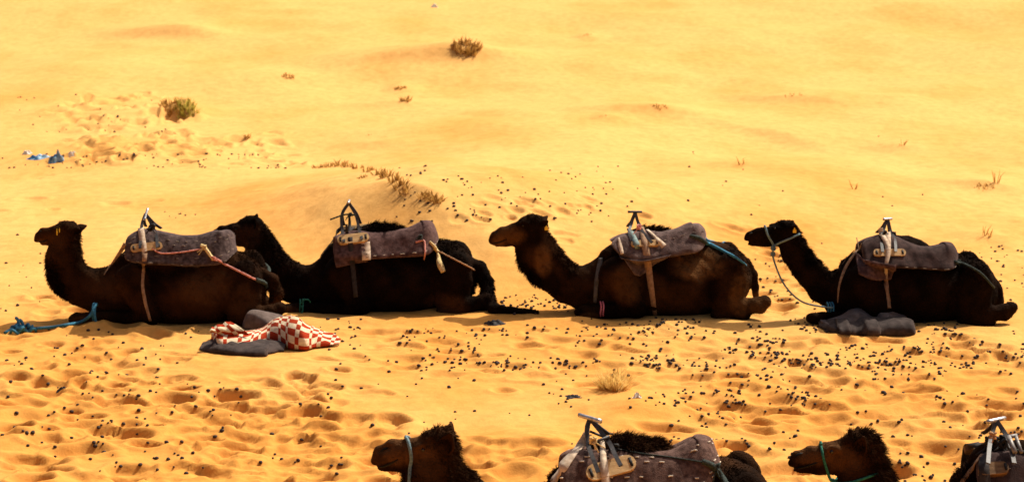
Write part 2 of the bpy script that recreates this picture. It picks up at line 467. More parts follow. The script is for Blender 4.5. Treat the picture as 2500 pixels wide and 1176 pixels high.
ZONES = [ # u0, u1, v0, v1, count, size, depth
    (0, 820, 915, 1176, 150, 0.15, 0.055), (0, 480, 800, 930, 50, 0.13, 0.035), (560, 1000, 1020, 1176, 50, 0.17, 0.055),
    (900, 1420, 1065, 1200, 40, 0.18, 0.055), (500, 800, 935, 1050, 26, 0.15, 0.06), (820, 1700, 800, 905, 55, 0.15, 0.032),
    (1300, 1750, 880, 940, 14, 0.15, 0.03), (1700, 2500, 820, 1000, 75, 0.16, 0.04), (1620, 2500, 980, 1176, 65, 0.18, 0.05),
    (130, 440, 230, 400, 62, 0.16, 0.105), (420, 760, 325, 405, 28, 0.15, 0.075), (1080, 1460, 480, 545, 24, 0.10, 0.028),
    (1840, 1990, 590, 720, 12, 0.11, 0.035), (0, 400, 395, 520, 8, 0.14, 0.02), (1850, 1960, 735, 775, 6, 0.15, 0.05), (60, 200, 720, 790, 8, 0.15, 0.04),
    (1300, 1900, 520, 700, 10, 0.13, 0.025), (600, 1350, 870, 960, 16, 0.14, 0.022)]
for (u0, u1, v0, v1, n, sz, dp) in ZONES:
    for _ in range(n):
        p = ground_px(random.uniform(u0, u1), random.uniform(v0, v1))
        k = random.uniform(0.65, 1.35)
        stamp(p[0], p[1], sz * k * random.uniform(0.9, 1.7), sz * k * random.uniform(0.7, 1.2), random.uniform(-0.5, 0.5), dp * random.uniform(0.7, 1.7), random.uniform(0.25, 0.55), random.uniform(0.25, 0.72))
near = 1 - sstep(30, 40, GY)
wx_ = GX + 0.25 * vnoise(GX / 0.7, GY / 0.7 + 40); wy_ = GY + 0.25 * vnoise(GX / 0.7 + 20, GY / 0.7)
ridge = (0.5 - np.abs(vnoise(wx_ / 0.55 + 5, (wy_ + 0.35 * wx_) / 0.42 + 11))) + 0.5 * (0.5 - np.abs(vnoise(wx_ / 0.27 + 31, (wy_ + 0.35 * wx_) / 0.22 + 3))) - 0.5
GZ = GZ + np.clip(TROD, 0, 1.2) * near * 0.085 * ridge
GZ = GZ + PIT + RIM + fbm(GX / 0.6, GY / 0.8, 3) * (0.010 + 0.022 * near)
GZ = GZ - 0.028 * near * np.abs(fbm(GX / 0.5 + 9, GY / 0.55 + 3, 2))

def mound(u, v, wx, wy, h):
    p = at_z(u, v, 0)
    R = 2.4 * max(wx, wy)
    i0, i1 = np.searchsorted(XS, (p[0] - R, p[0] + R)); j0, j1 = np.searchsorted(YS, (p[1] - R, p[1] + R))
    X = GX[i0:i1, j0:j1] - p[0]; Y = GY[i0:i1, j0:j1] - p[1]
    GZ[i0:i1, j0:j1] += h * np.exp(-(X / wx) ** 2 - (Y / wy) ** 2)
for (u, v, wx, wy, h) in [(250, 800, 0.30, 0.16, 0.05), (330, 803, 0.35, 0.15, 0.03), (480, 805, 0.5, 0.15, 0.03), (740, 785, 0.30, 0.2, 0.06), (880, 780, 0.3, 0.15, 0.05),
        (1080, 780, 0.4, 0.15, 0.035), (1370, 790, 0.3, 0.2, 0.06), (1450, 790, 0.28, 0.18, 0.05), (1620, 792, 0.5, 0.15, 0.03), (1780, 790, 0.4, 0.15, 0.03), (2300, 808, 0.5, 0.14, 0.03), (2420, 808, 0.3, 0.14, 0.03), (190, 805, 0.3, 0.2, 0.04)]:
    mound(u, v, wx, wy, h)

nx, ny = len(XS), len(YS)
ii, jj = np.meshgrid(np.arange(nx - 1), np.arange(ny - 1), indexing='ij')
q0 = (ii * ny + jj).ravel()
gf = np.stack([q0, q0 + ny, q0 + ny + 1, q0 + 1], 1)
gv = np.stack([GX.ravel(), GY.ravel(), GZ.ravel()], 1)
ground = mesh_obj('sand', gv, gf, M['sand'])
tag(ground, kind='structure')

# ------------------------------------------------------------------ camels: a signed-distance body grown to a mesh
def surface_nets(F, org, h):
    s = F < 0
    c = [(i, j, k) for i in (0, 1) for j in (0, 1) for k in (0, 1)]
    n0, n1, n2 = F.shape
    sl = lambda o: (slice(o[0], n0 - 1 + o[0]), slice(o[1], n1 - 1 + o[1]), slice(o[2], n2 - 1 + o[2]))
    cnt = sum(s[sl(o)].astype(np.int8) for o in c)
    act = (cnt > 0) & (cnt < 8)
    idx = np.argwhere(act)
    vals = np.stack([F[idx[:, 0] + o[0], idx[:, 1] + o[1], idx[:, 2] + o[2]] for o in c], 1)
    acc = np.zeros((len(idx), 3)); num = np.zeros(len(idx))
    for a in range(8):
        for b in range(a + 1, 8):
            d = np.array(c[b]) - np.array(c[a])
            if np.abs(d).sum() != 1: continue
            fa, fb = vals[:, a], vals[:, b]
            m = (fa < 0) != (fb < 0)
            t = np.where(m, fa / np.where(m, fa - fb, 1), 0)
            acc += np.where(m[:, None], np.array(c[a]) + t[:, None] * d, 0); num += m
    V = org + (idx + acc / num[:, None]) * h
    lab = np.full(act.shape, -1, np.int64); lab[act] = np.arange(len(idx))
    quads = []
    for ax in range(3):
        o1, o2 = [(1, 2), (2, 0), (0, 1)][ax]
        A = [slice(None)] * 3; B = [slice(None)] * 3
        A[ax] = slice(0, -1); B[ax] = slice(1, None)
        e = s[tuple(A)] != s[tuple(B)]
        E = np.argwhere(e)
        ok = (E[:, o1] > 0) & (E[:, o2] > 0) & (E[:, o1] < act.shape[o1]) & (E[:, o2] < act.shape[o2])
        E = E[ok]
        def cell(d1, d2):
            q = E.copy(); q[:, o1] -= d1; q[:, o2] -= d2
            return lab[q[:, 0], q[:, 1], q[:, 2]]
        q = np.stack([cell(1, 1), cell(0, 1), cell(0, 0), cell(1, 0)], 1)
        inside = s[E[:, 0], E[:, 1], E[:, 2]]
        q[~inside] = q[~inside][:, ::-1]
        quads.append(q)
    Q = np.concatenate(quads); Q = Q[(Q >= 0).all(1)]
    return V, Q

def quad_normals(V, Q):
    n = np.cross(V[Q[:, 2]] - V[Q[:, 0]], V[Q[:, 3]] - V[Q[:, 1]])
    a = np.linalg.norm(n, axis=1) + 1e-12
    return n / a[:, None], a / 2

class Body:
    def __init__(s, Y0, h=0.014):
        s.Y0 = Y0; s.S = scale_at(Y0); s.h = h; s.pr = []
    def p(s, u, v, lat=0.0): return at_y(u, v, s.Y0 + lat)
    def mir(s, q): q = np.array(q); return np.array([q[0], 2 * s.Y0 - q[1], q[2]])
    def ell(s, u, v, rx, rz, ry, rot=0, lat=0, k=0.06, both=False, sub=False):
        c = s.p(u, v, lat)
        s.pr.append(('e', c, rx / s.S, ry, rz / s.S, math.radians(rot), k, sub))
        if both: s.pr.append(('e', s.mir(c), rx / s.S, ry, rz / s.S, math.radians(rot), k, sub))
    def cap(s, a, ra, b, rb, ys=1.0, lat=(0, 0), k=0.05, both=False, sub=False):
        pa = s.p(a[0], a[1], lat[0]); pb = s.p(b[0], b[1], lat[1])
        s.pr.append(('c', pa, pb, ra / s.S, rb / s.S, ys, k, sub))
        if both: s.pr.append(('c', s.mir(pa), s.mir(pb), ra / s.S, rb / s.S, ys, k, sub))
    def chain(s, pts, ys=1.0, lat=0, k=0.05, both=False):
        for a, b in zip(pts[:-1], pts[1:]):
            s.cap(a[:2], a[2], b[:2], b[2], ys, (a[3] if len(a) > 3 else lat, b[3] if len(b) > 3 else lat), k, both)
    def solve(s):
        lo = np.full(3, 1e9); hi = -lo
        for q in s.pr:
            if q[0] == 'e': r = max(q[2], q[3], q[4]); lo = np.minimum(lo, q[1] - r); hi = np.maximum(hi, q[1] + r)
            else:
                r = max(q[3], q[4])
                lo = np.minimum(lo, np.minimum(q[1], q[2]) - r); hi = np.maximum(hi, np.maximum(q[1], q[2]) + r)
        lo[1] = max(lo[1], s.Y0 - 0.75); hi[1] = min(hi[1], s.Y0 + 0.75)
        lo[2] = max(lo[2], -0.16)
        lo -= 0.05; hi += 0.05; h = s.h
        n = np.ceil((hi - lo) / h).astype(int)
        ax = [lo[i] + np.arange(n[i]) * h for i in range(3)]
        F = np.full(n, 0.3, np.float32)
        for q in s.pr:
            k = q[6]; mg = k + 0.05
            if q[0] == 'e':
                c = q[1]; r = max(q[2], q[4]); R = np.array([r, q[3], r]); l2 = c - R - mg; h2 = c + R + mg
            else:
                r = max(q[3], q[4]); R = np.array([r, r * q[5], r]); l2 = np.minimum(q[1], q[2]) - R - mg; h2 = np.maximum(q[1], q[2]) + R + mg
            w = []
            for i in range(3):
                a, b = np.searchsorted(ax[i], (l2[i], h2[i])); w.append(slice(a, b))
            X = ax[0][w[0]][:, None, None]; Y = ax[1][w[1]][None, :, None]; Z = ax[2][w[2]][None, None, :]
            if X.size * Y.size * Z.size == 0: continue
            if q[0] == 'e':
                _, c, rx, ry, rz, rot, k, sub = q
                ca, sa = math.cos(rot), math.sin(rot)
                dx = X - c[0]; dz = Z - c[2]; dy = Y - c[1]
                px = (dx * ca + dz * sa) / rx; pz = (-dx * sa + dz * ca) / rz; py = dy / ry
                l = np.sqrt(px * px + py * py + pz * pz) + 1e-6
                g = np.sqrt((px / rx) ** 2 + (py / ry) ** 2 + (pz / rz) ** 2) + 1e-6
                d = l * (l - 1) / g
            else:
                _, a, b, ra, rb, ys, k, sub = q
                ym = None
                ab = b - a
                A = np.array([ab[0], ab[1] / ys, ab[2]]); L2 = (A ** 2).sum() + 1e-9
                dx = X - a[0]; dy = (Y - a[1]) / ys; dz = Z - a[2]
                t = np.clip((dx * A[0] + dy * A[1] + dz * A[2]) / L2, 0, 1)
                d = np.sqrt((dx - t * A[0]) ** 2 + (dy - t * A[1]) ** 2 + (dz - t * A[2]) ** 2) - (ra + (rb - ra) * t)
            f = F[w[0], w[1], w[2]]
            if sub:
                d = -d
                hh = np.clip(0.5 - 0.5 * (f - d) / k, 0, 1)
                F[w[0], w[1], w[2]] = f * (1 - hh) + d * hh + k * hh * (1 - hh)
            else:
                hh = np.clip(0.5 + 0.5 * (d - f) / k, 0, 1)
                F[w[0], w[1], w[2]] = d * (1 - hh) + f * hh - k * hh * (1 - hh)
        # uneven hide
        X, Y, Z = np.meshgrid(*ax, indexing='ij', sparse=True)
        F += (0.007 * np.sin(X * 17 + 2 * np.sin(Z * 9)) * np.sin(Z * 15 + Y * 11) + 0.004 * np.sin(X * 41 + Y * 23) * np.sin(Z * 37)).astype(np.float32)
        F[0] = F[-1] = 0.3; F[:, 0] = F[:, -1] = 0.3; F[:, :, -1] = 0.3; F[:, :, 0] = 0.3
        s.V, s.Q = surface_nets(F, np.array([lo[0], lo[1], lo[2]]), h)

def fur(V, Q, spots, n, base, wid, rng):
    N, A = quad_normals(V, Q)
    C = V[Q].mean(1)
    L = np.full(len(Q), base)
    for (c, r, l) in spots:
        d = np.linalg.norm((C - c) * np.array([1, 0.35, 1]), axis=1)
        w = np.clip(1 - d / r, 0, 1)
        L = np.where(l >= 0, np.maximum(L, base + (l - base) * np.minimum(1, w * 1.8)), L * (1 - np.minimum(1, w * 2.0)))
    keep = (C[:, 2] > 0.02) & (L > 0.004)
    wgt = A * (0.15 + 16 * L) * keep; wgt /= wgt.sum()
    k = rng.choice(len(Q), n, p=wgt)
    a = rng.random((n, 2))
    q = V[Q[k]]
    p = (q[:, 0] * (1 - a[:, :1]) + q[:, 1] * a[:, :1]) * (1 - a[:, 1:]) + (q[:, 3] * (1 - a[:, :1]) + q[:, 2] * a[:, :1]) * a[:, 1:]
    nn = N[k]; l = L[k] * rng.uniform(0.5, 1.25, n)
    clump = np.stack([np.sin(p[:, 0] * 63 + p[:, 2] * 20), np.sin(p[:, 1] * 57 + 1), np.sin(p[:, 2] * 71 + p[:, 0] * 33)], 1)
    long_ = np.clip((l - base) / 0.05, 0, 1)[:, None]
    comb = np.array([0.55, 0, -0.45]) + 0.35 * clump + rng.normal(0, 0.28, (n, 3))
    d = nn * (0.40 + 0.45 * long_) + comb * 0.75
    d /= np.linalg.norm(d, axis=1)[:, None]
    dr = d + np.array([0.1, 0, -0.55]) * (0.5 + 0.3 * long_); dr /= np.linalg.norm(dr, axis=1)[:, None]
    sd = np.cross(d, rng.normal(0, 1, (n, 3))); sd /= np.linalg.norm(sd, axis=1)[:, None]
    w = (wid * rng.uniform(0.6, 1.3, n))[:, None]
    p = p - nn * 0.004
    p1 = p + d * (l * 0.5)[:, None]; p2 = p1 + dr * (l * 0.5)[:, None]
    P = np.stack([p - sd * w, p + sd * w, p1 - sd * w * 0.75, p1 + sd * w * 0.75, p2], 1).reshape(-1, 3)
    b = np.arange(n) * 5
    T = np.concatenate([np.stack([b, b + 1, b + 3], 1), np.stack([b, b + 3, b + 2], 1), np.stack([b + 2, b + 3, b + 4], 1)])
    return P, T

def to_tris(Q): return np.concatenate([Q[:, [0, 1, 2]], Q[:, [0, 2, 3]]])

# body template, measured on the third camel of the row (photo pixels)
def template(B, mu, mv, rump_dy=0, hump=1.0, sc=1.0, knee=1422):
    U, W = mu, mv
    r = lambda a: a * sc
    E = lambda u, v, rx, rz, ry, **k: B.ell(U(u), W(v), r(rx), r(rz), ry, **k)
    CP = lambda a, ra, b, rb, **k: B.cap((U(a[0]), W(a[1])), r(ra), (U(b[0]), W(b[1])), r(rb), **k)
    d = rump_dy
    E(1640, 700, 150, 84, 0.43, k=0.10)                       # belly
    E(1660, 678, 110, 68, 0.44, k=0.10)
    E(1500, 706, 92, 74, 0.31, k=0.10)                        # chest
    CP((1462, 672), 34, (1506, 640), 42, ys=0.8, k=0.08)      # withers
    CP((1506, 640), 42, (1560, 612), 50, ys=0.62, k=0.08)
    E(1600, 618, 88 * hump, 62 * hump, 0.23, k=0.12)          # hump
    E(1742, 652 + d, 78, 62, 0.31, k=0.10)                    # loin and rump
    E(1785, 682 + d, 50, 62, 0.28, k=0.08)
    E(1480, 762, 60, 16, 0.16, k=0.05)                        # chest pad
    # forelegs folded under the body
    CP((1508, 672), 46, (1552, 748), 27, ys=0.85, lat=(-0.27, -0.37), k=0.04, both=True)
    CP((1556, 757), 19, (knee + 10, 759), 13, lat=(-0.34, -0.30), k=0.03)
    CP((1556, 752), 19, (1430, 752), 13, lat=(0.34, 0.28), k=0.03)
    CP((knee + 10, 760), 13, (knee, 761), 12, lat=(-0.30, -0.29), k=0.02)
    CP((knee + 12, 768), 11, (1540, 772), 10, lat=(-0.29, -0.29), k=0.02)
    # hollows between shoulder, belly and thigh
    for (a, b, rr) in (((1755, 640), (1738, 700), 11), ((1738, 700), (1720, 768), 18), ((1584, 690), (1594, 772), 13)):
        CP(a, rr * 0.8, b, rr, lat=(-0.45, -0.45), k=0.06, both=True, sub=True)
    # hind legs
    B.ell(U(1775), W(694 + d * 0.5), r(47), r(80), 0.165, rot=-10, lat=-0.305, k=0.035, both=True)
    CP((1772, 735), 34, (1806, 756), 25, ys=0.8, lat=(-0.32, -0.34), k=0.05, both=True)
    CP((1752, 768), 16, (1812, 768), 20, lat=(-0.36, -0.34), k=0.04, both=True)
    CP((1815, 750), 20, (1852, 745), 19, lat=(-0.33, -0.33), k=0.04)
    CP((1852, 744), 20, (1866, 736), 17, lat=(-0.33, -0.33), k=0.03)
    CP((1800, 752), 18, (1822, 756), 16, lat=(0.33, 0.33), k=0.04)

def head(B, cr, mz, ns, jw, sc=1.0, detail=True, mouth=None, nostril=None, eye=None, brow=None):
    # cr: cranium (u,v,rx,rz); mz: muzzle ((u,v,r),(u,v,r)); ns: nose (u,v,rx,rz,rot); jw: jaw ((u,v,r),(u,v,r))
    k = 0.028
    B.ell(cr[0], cr[1], cr[2], cr[3], 0.105, k=0.04)
    B.cap(mz[0][:2], mz[0][2], mz[1][:2], mz[1][2], ys=0.72, k=k)
    r = mz[1][2]
    B.cap((mz[1][0] - r * 0.25, mz[1][1] - r * 0.12), r * 0.86, (ns[0] + r * 0.02, ns[1] + r * 0.02), r * 0.74, ys=0.72, k=0.03)   # nostrils
    B.cap((ns[0] + r * 0.02, ns[1] + r * 0.02), r * 0.72, (ns[0] - ns[2] * 0.62, ns[1] + ns[3] * 0.40), r * 0.36, ys=0.85, k=0.02)  # hanging upper lip
    B.cap(jw[0][:2], jw[0][2], jw[1][:2], jw[1][2], ys=0.62, k=k)
    B.cap(jw[1][:2], jw[1][2] * 0.95, (jw[1][0] - r * 0.42, jw[1][1] + r * 0.16), r * 0.28, ys=0.8, k=0.015)                     # chin
    if brow: B.ell(brow[0], brow[1] + 6 * sc, brow[2], brow[3], 0.030, lat=-0.082, k=0.03, both=True)
    if eye: B.ell(eye[0], eye[1], eye[2] * 1.3, eye[2] * 1.0, 0.03, lat=-0.11, k=0.02, both=True, sub=True)
    if mouth:
        n = len(mouth)
        for i, (a, b) in enumerate(zip(mouth[:-1], mouth[1:])):
            la = -0.050 - 0.024 * i / (n - 1); lb = -0.050 - 0.024 * (i + 1) / (n - 1)
            B.cap(a, 2.5 * sc, b, 2.3 * sc, ys=2.0, lat=(la, lb), k=0.008, both=True, sub=True)
    if nostril:
        B.cap(nostril[0], 3.0 * sc, nostril[1], 4.2 * sc, ys=1.8, lat=(-0.060, -0.066), k=0.010, both=True, sub=True)

def ear_mesh(root, tip, wid, face, cup=0.5):
    # leaf-shaped cupped ear between two points, opening towards 'face'
    root = np.array(root); tip = np.array(tip); face = np.array(face, float)
    t = tip - root; L = np.linalg.norm(t); t /= L
    face = face - t * np.dot(face, t); face /= np.linalg.norm(face)
    sd = np.cross(t, face)
    V = []; Fc = []; n = 8; m = 7
    for i in range(n + 1):
        s = i / n
        w = wid * (0.55 + 0.75 * math.sin(math.pi * min(1, s * 0.9 + 0.08))) * (1 - s ** 3.2) + 0.001
        for j in range(m):
            a = (j / (m - 1) - 0.5) * 2
            ang = a * 1.5
            V.append(root + t * L * s + sd * w * math.sin(ang) * 0.8 - face * w * (math.cos(ang) - 0.4) * cup * 2)
    for i in range(n):
        for j in range(m - 1):
            Fc.append((i * m + j, i * m + j + 1, (i + 1) * m + j + 1, (i + 1) * m + j))
    return V, Fc

def uv_ball(c, r, seg=10, rings=6):
    V = []; Fc = []
    for i in range(rings + 1):
        a = math.pi * i / rings
        for j in range(seg):
            b = 2 * math.pi * j / seg
            V.append((c[0] + r * math.sin(a) * math.cos(b), c[1] + r * math.sin(a) * math.sin(b), c[2] + r * math.cos(a)))
    for i in range(rings):
        for j in range(seg):
            k = (j + 1) % seg
            Fc.append((i * seg + j, i * seg + k, (i + 1) * seg + k, (i + 1) * seg + j))
    return V, Fc

CAMELS = {}
def finish_camel(key, B, mat, label, spots, nfur, wid, ears, eye, tag_glints=None, fur_base=0.013, tones=(), lips=None, nose=None):
    B.solve()
    base = np.array([B.V[:, 0].mean(), B.Y0, 0.0])
    root = empty('camel', base)
    tag(root, label, 'camel', 'camels resting on the sand')
    body = mesh_obj('body', B.V, B.Q, mat, root, True, base)
    sp = [(B.p(u, v, 0), r / B.S, l) for (u, v, r, l) in spots]
    P, T = fur(B.V, B.Q, sp, nfur, fur_base, wid, np.random.default_rng(int(key[1:]) + 40))
    f = mesh_obj('coat_hair', P, T, mat, root, False, base); f['kind'] = 'stuff'
    def tone(W):
        t = np.zeros(len(W))
        for (u, v, ru, rv, amt) in tones:
            c = B.p(u, v, -0.2 if v > 600 and ru > 30 else 0)
            d = np.sqrt(((W[:, 0] - c[0]) * B.S / ru) ** 2 + ((W[:, 2] - c[2]) * B.S / rv) ** 2)
            n = vnoise(W[:, 0] * 22, W[:, 2] * 22) * 0.9 + vnoise(W[:, 0] * 60, W[:, 2] * 50 + W[:, 1] * 40) * 0.7
            t = np.maximum(t, amt * np.clip((1 - sstep(0.45, 1.1, d)) * (1 + 1.1 * n), 0, 1))
        return t.astype(np.float32)
    for ob, W in ((body, B.V), (f, P)):
        at = ob.data.attributes.new('tone', 'FLOAT', 'POINT'); at.data.foreach_set('value', tone(np.asarray(W)))
    for (ru, rv, tu, tv, w, fx, cup) in ears:
        for sgn in (-1, 1):
            rt = B.p(ru, rv, -0.085); tp = B.p(tu, tv, -0.15)
            fc = np.array([fx, -0.8, 0.15])
            if sgn > 0: rt = B.mir(rt); tp = B.mir(tp); fc = fc * np.array([1, -1, 1])
            V, Fc = ear_mesh(rt, tp, w, fc, cup)
            e = mesh_obj('ear', V, Fc, mat, root, True, base)
            md = e.modifiers.new('thick', 'SOLIDIFY'); md.thickness = 0.012
    cam_bvh = BVHTree.FromPolygons([Vector(v) for v in B.V], [tuple(q) for q in to_tris(B.Q)])
    if eye:
        h = cam_bvh.ray_cast(Vector(_C), Vector(ray(eye[0], eye[1])))
        if h[0] is not None:
            c = np.array(h[0]) + ray(eye[0], eye[1]) * eye[2] * 0.45
            for q in (c, B.mir(c)):
                V, Fc = uv_ball(q, eye[2]); mesh_obj('eye', V, Fc, M['eye'], root, True, base)
    if lips:
        q = catmull([np.array(p, float) for p in lips], 14); L = []
        for p in q:
            h = cam_bvh.ray_cast(Vector(_C), Vector(ray(p[0], p[1])))
            if h[0] is not None: L.append(np.array(h[0]) + np.array([0, -0.001, 0]))
        if len(L) > 3:
            rr = [0.009 * math.sin(math.pi * (i + 1.5) / (len(L) + 2)) + 0.002 for i in range(len(L))]
            for pts in (L, [B.mir(p) for p in L]):
                m_ = MB(); m_.tube(pts, rr, 6); m_.build('mouth', M['eye_skin'], root, base)
    if nose:
        h = cam_bvh.ray_cast(Vector(_C), Vector(ray(nose[0], nose[1])))
        if h[0] is not None:
            c = np.array(h[0]); a = math.radians(nose[3]); L = [c + np.array([math.cos(a), 0, math.sin(a)]) * nose[2] * t for t in (-1, -.5, 0, .5, 1)]
            for pts in (L, [B.mir(p) for p in L]):
                m_ = MB(); m_.tube(pts, [0.003, 0.009, 0.013, 0.010, 0.003], 7); m_.build('nostril', M['eye_skin'], root, base)
    if tag_glints:
        for (u, v, lat, w, hh, m_) in tag_glints:
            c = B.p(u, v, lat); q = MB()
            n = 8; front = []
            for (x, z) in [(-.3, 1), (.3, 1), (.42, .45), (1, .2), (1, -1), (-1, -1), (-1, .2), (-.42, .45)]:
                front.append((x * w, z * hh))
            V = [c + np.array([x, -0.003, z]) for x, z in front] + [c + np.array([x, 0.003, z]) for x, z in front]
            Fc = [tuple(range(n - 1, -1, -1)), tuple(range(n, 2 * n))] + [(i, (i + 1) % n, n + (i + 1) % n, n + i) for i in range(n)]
            q.add(V, Fc); q.build('ear_tag_eye_glint', M[m_], root, base, False)  # real ear tags, and the first camel's painted eye glint
    CAMELS[key] = dict(B=B, root=root, base=base, V=B.V, T=to_tris(B.Q), bvh=cam_bvh)

ID = lambda du: (lambda u: u + du)
# --- camel 1 (left end of the row)
B = Body(26.62)
template(B, ID(-1184), ID(17), 4, knee=1362)
B.chain([(300, 712, 66), (245, 712, 56), (196, 698, 47), (166, 665, 44), (154, 625, 40), (160, 585, 33)], ys=0.72, k=0.05)
B.cap((128, 640), 18, (142, 692), 22, ys=0.5, k=0.05)
head(B, (163, 564, 34, 25), ((150, 568, 24), (110, 573, 17)), (97, 577, 12, 19, -20), ((152, 588, 19), (110, 590, 9)), mouth=[(92, 589), (108, 588), (118, 584)], nostril=((94, 566), (99, 563)), eye=(139, 563, 5), brow=(142, 555, 14, 6))
B.chain([(640, 668, 14), (662, 684, 17), (674, 715, 16), (668, 752, 12)], k=0.03)
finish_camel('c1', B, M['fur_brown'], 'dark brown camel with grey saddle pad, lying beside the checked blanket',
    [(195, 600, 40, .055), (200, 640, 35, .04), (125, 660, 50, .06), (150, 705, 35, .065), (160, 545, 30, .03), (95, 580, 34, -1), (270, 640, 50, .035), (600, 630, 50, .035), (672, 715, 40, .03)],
    30000, 0.0042, [(180, 566, 199, 563, 0.034, 0.5, 0.6)], (139, 565, 0.014), [(139, 566, -0.125, 0.006, 0.038, 'yellow'), (145, 562, -0.122, 0.005, 0.026, 'yellow')], tones=[(510, 690, 70, 55, 0.55), (105, 590, 14, 12, 0.5), (205, 775, 40, 14, 0.5), (270, 700, 60, 40, 0.25), (600, 720, 40, 50, 0.3)], lips=[(93, 590), (104, 590), (116, 585)], nose=(98, 565, 0.022, 35))  # yellow strips at the eye are its painted glint, no ear tags
# --- camel 2
B = Body(27.36)
template(B, ID(-671), ID(-5), 0, 1.04, knee=1362)
B.chain([(830, 702, 66), (775, 704, 56), (716, 692, 47), (668, 655, 42), (640, 612, 39), (626, 575, 33)], ys=0.72, k=0.05)
head(B, (612, 553, 33, 27), ((596, 562, 26), (548, 570, 18)), (530, 573, 12, 18, -20), ((602, 584, 19), (548, 588, 9)), mouth=[(525, 584), (545, 583)], eye=(575, 558, 5), brow=(580, 551, 14, 6))
B.chain([(1148, 640, 14, 0), (1172, 655, 16, -.05), (1186, 690, 17, -.12), (1193, 735, 16, -.28), (1206, 757, 14, -.5), (1245, 759, 12, -.56), (1312, 763, 6, -.58)], k=0.03)
finish_camel('c2', B, M['fur_black'], 'black camel with plum saddle pad and long tail trailing on the sand',
    [(660, 575, 50, .05), (682, 625, 40, .05), (710, 645, 40, .035), (610, 525, 35, .03), (950, 548, 70, .085), (1090, 600, 50, .04), (530, 575, 36, -1), (1188, 700, 60, .035), (1240, 770, 60, .035)],
    30000, 0.0042, [(616, 556, 621, 534, 0.036, -0.25, 0.45)], (576, 559, 0.014), tones=[(600, 575, 50, 35, 0.5), (706, 752, 36, 14, 0.9), (1090, 740, 60, 40, 0.55), (625, 560, 18, 25, 0.5)])
# --- camel 3
B = Body(26.98)
template(B, ID(0), ID(0), 0, knee=1414)
B.chain([(1490, 700, 66), (1440, 706, 58), (1385, 692, 47), (1345, 660, 46), (1318, 615, 42), (1303, 568, 32)], ys=0.72, k=0.05)
B.cap((1276, 606), 20, (1290, 640), 24, ys=0.5, k=0.05)
B.cap((1290, 640), 24, (1306, 664), 24, ys=0.5, k=0.05)
head(B, (1300, 550, 37, 28), ((1284, 561, 26), (1232, 573, 21)), (1210, 580, 15, 20, -30), ((1286, 584, 20), (1222, 592, 10)), mouth=[(1203, 592), (1222, 590), (1236, 585)], nostril=((1205, 572), (1212, 567)), eye=(1277, 549, 5), brow=(1280, 541, 14, 6))
B.chain([(1822, 640, 10), (1838, 668, 10), (1843, 700, 9), (1846, 730, 6)], lat=0.06, k=0.03)
finish_camel('c3', B, M['fur_flecked'], 'brown camel with a paler patch on its flank and rope under its tail',
    [(1352, 575, 30, .045), (1375, 620, 36, .06), (1390, 650, 30, .05), (1265, 650, 40, .05), (1295, 685, 40, .065), (1298, 525, 32, .035), (1600, 560, 50, .07), (1210, 580, 40, -1), (1800, 630, 50, .03)],
    30000, 0.0042, [(1322, 548, 1337, 540, 0.030, 0.3, 0.55)], (1277, 550, 0.014), [(1334, 556, -0.118, 0.020, 0.030, 'yellow')], tones=[(1325, 630, 26, 45, 0.7), (1245, 572, 45, 28, 0.5), (1220, 585, 20, 18, 0.7), (1437, 757, 28, 14, 1), (1700, 640, 70, 40, 0.8), (1530, 680, 45, 60, 0.35), (1805, 710, 35, 60, 0.55), (1850, 740, 40, 25, 0.5)], lips=[(1203, 593), (1216, 592), (1236, 585)], nose=(1213, 567, 0.025, 30))  # flank toned a paler brown than the coat around it
# --- camel 4 (right end of the row)
B = Body(26.70)
template(B, ID(600), ID(16), 14, 0.95, knee=1378)
B.chain([(2110, 716, 64), (2060, 720, 50), (2012, 702, 38), (1972, 662, 33), (1940, 615, 32), (1924, 578, 30)], ys=0.72, k=0.05)
head(B, (1917, 561, 30, 24), ((1902, 568, 22), (1852, 573, 15)), (1829, 577, 12, 15, -25), ((1905, 585, 18), (1835, 594, 7)), mouth=[(1816, 589), (1832, 588), (1848, 584)], eye=(1892, 556, 5), brow=(1894, 550, 13, 6))
B.chain([(2412, 680, 14), (2430, 705, 16), (2436, 735, 14), (2435, 762, 10)], k=0.03)
finish_camel('c4', B, M['fur_black'], 'black camel in a pale blue halter lying behind the lone grey blanket',
    [(1958, 580, 36, .05), (1985, 625, 40, .055), (2020, 650, 40, .045), (1915, 540, 30, .035), (1925, 650, 40, .03), (2060, 648, 40, .03), (2360, 645, 60, .035), (1830, 580, 36, -1)],
    30000, 0.0042, [(1932, 560, 1944, 552, 0.030, 0.3, 0.55)], (1892, 557, 0.014), [(1940, 562, -0.118, 0.020, 0.030, 'yellow')], tones=[(2430, 760, 50, 30, 0.15)], nose=(1832, 570, 0.022, 30))
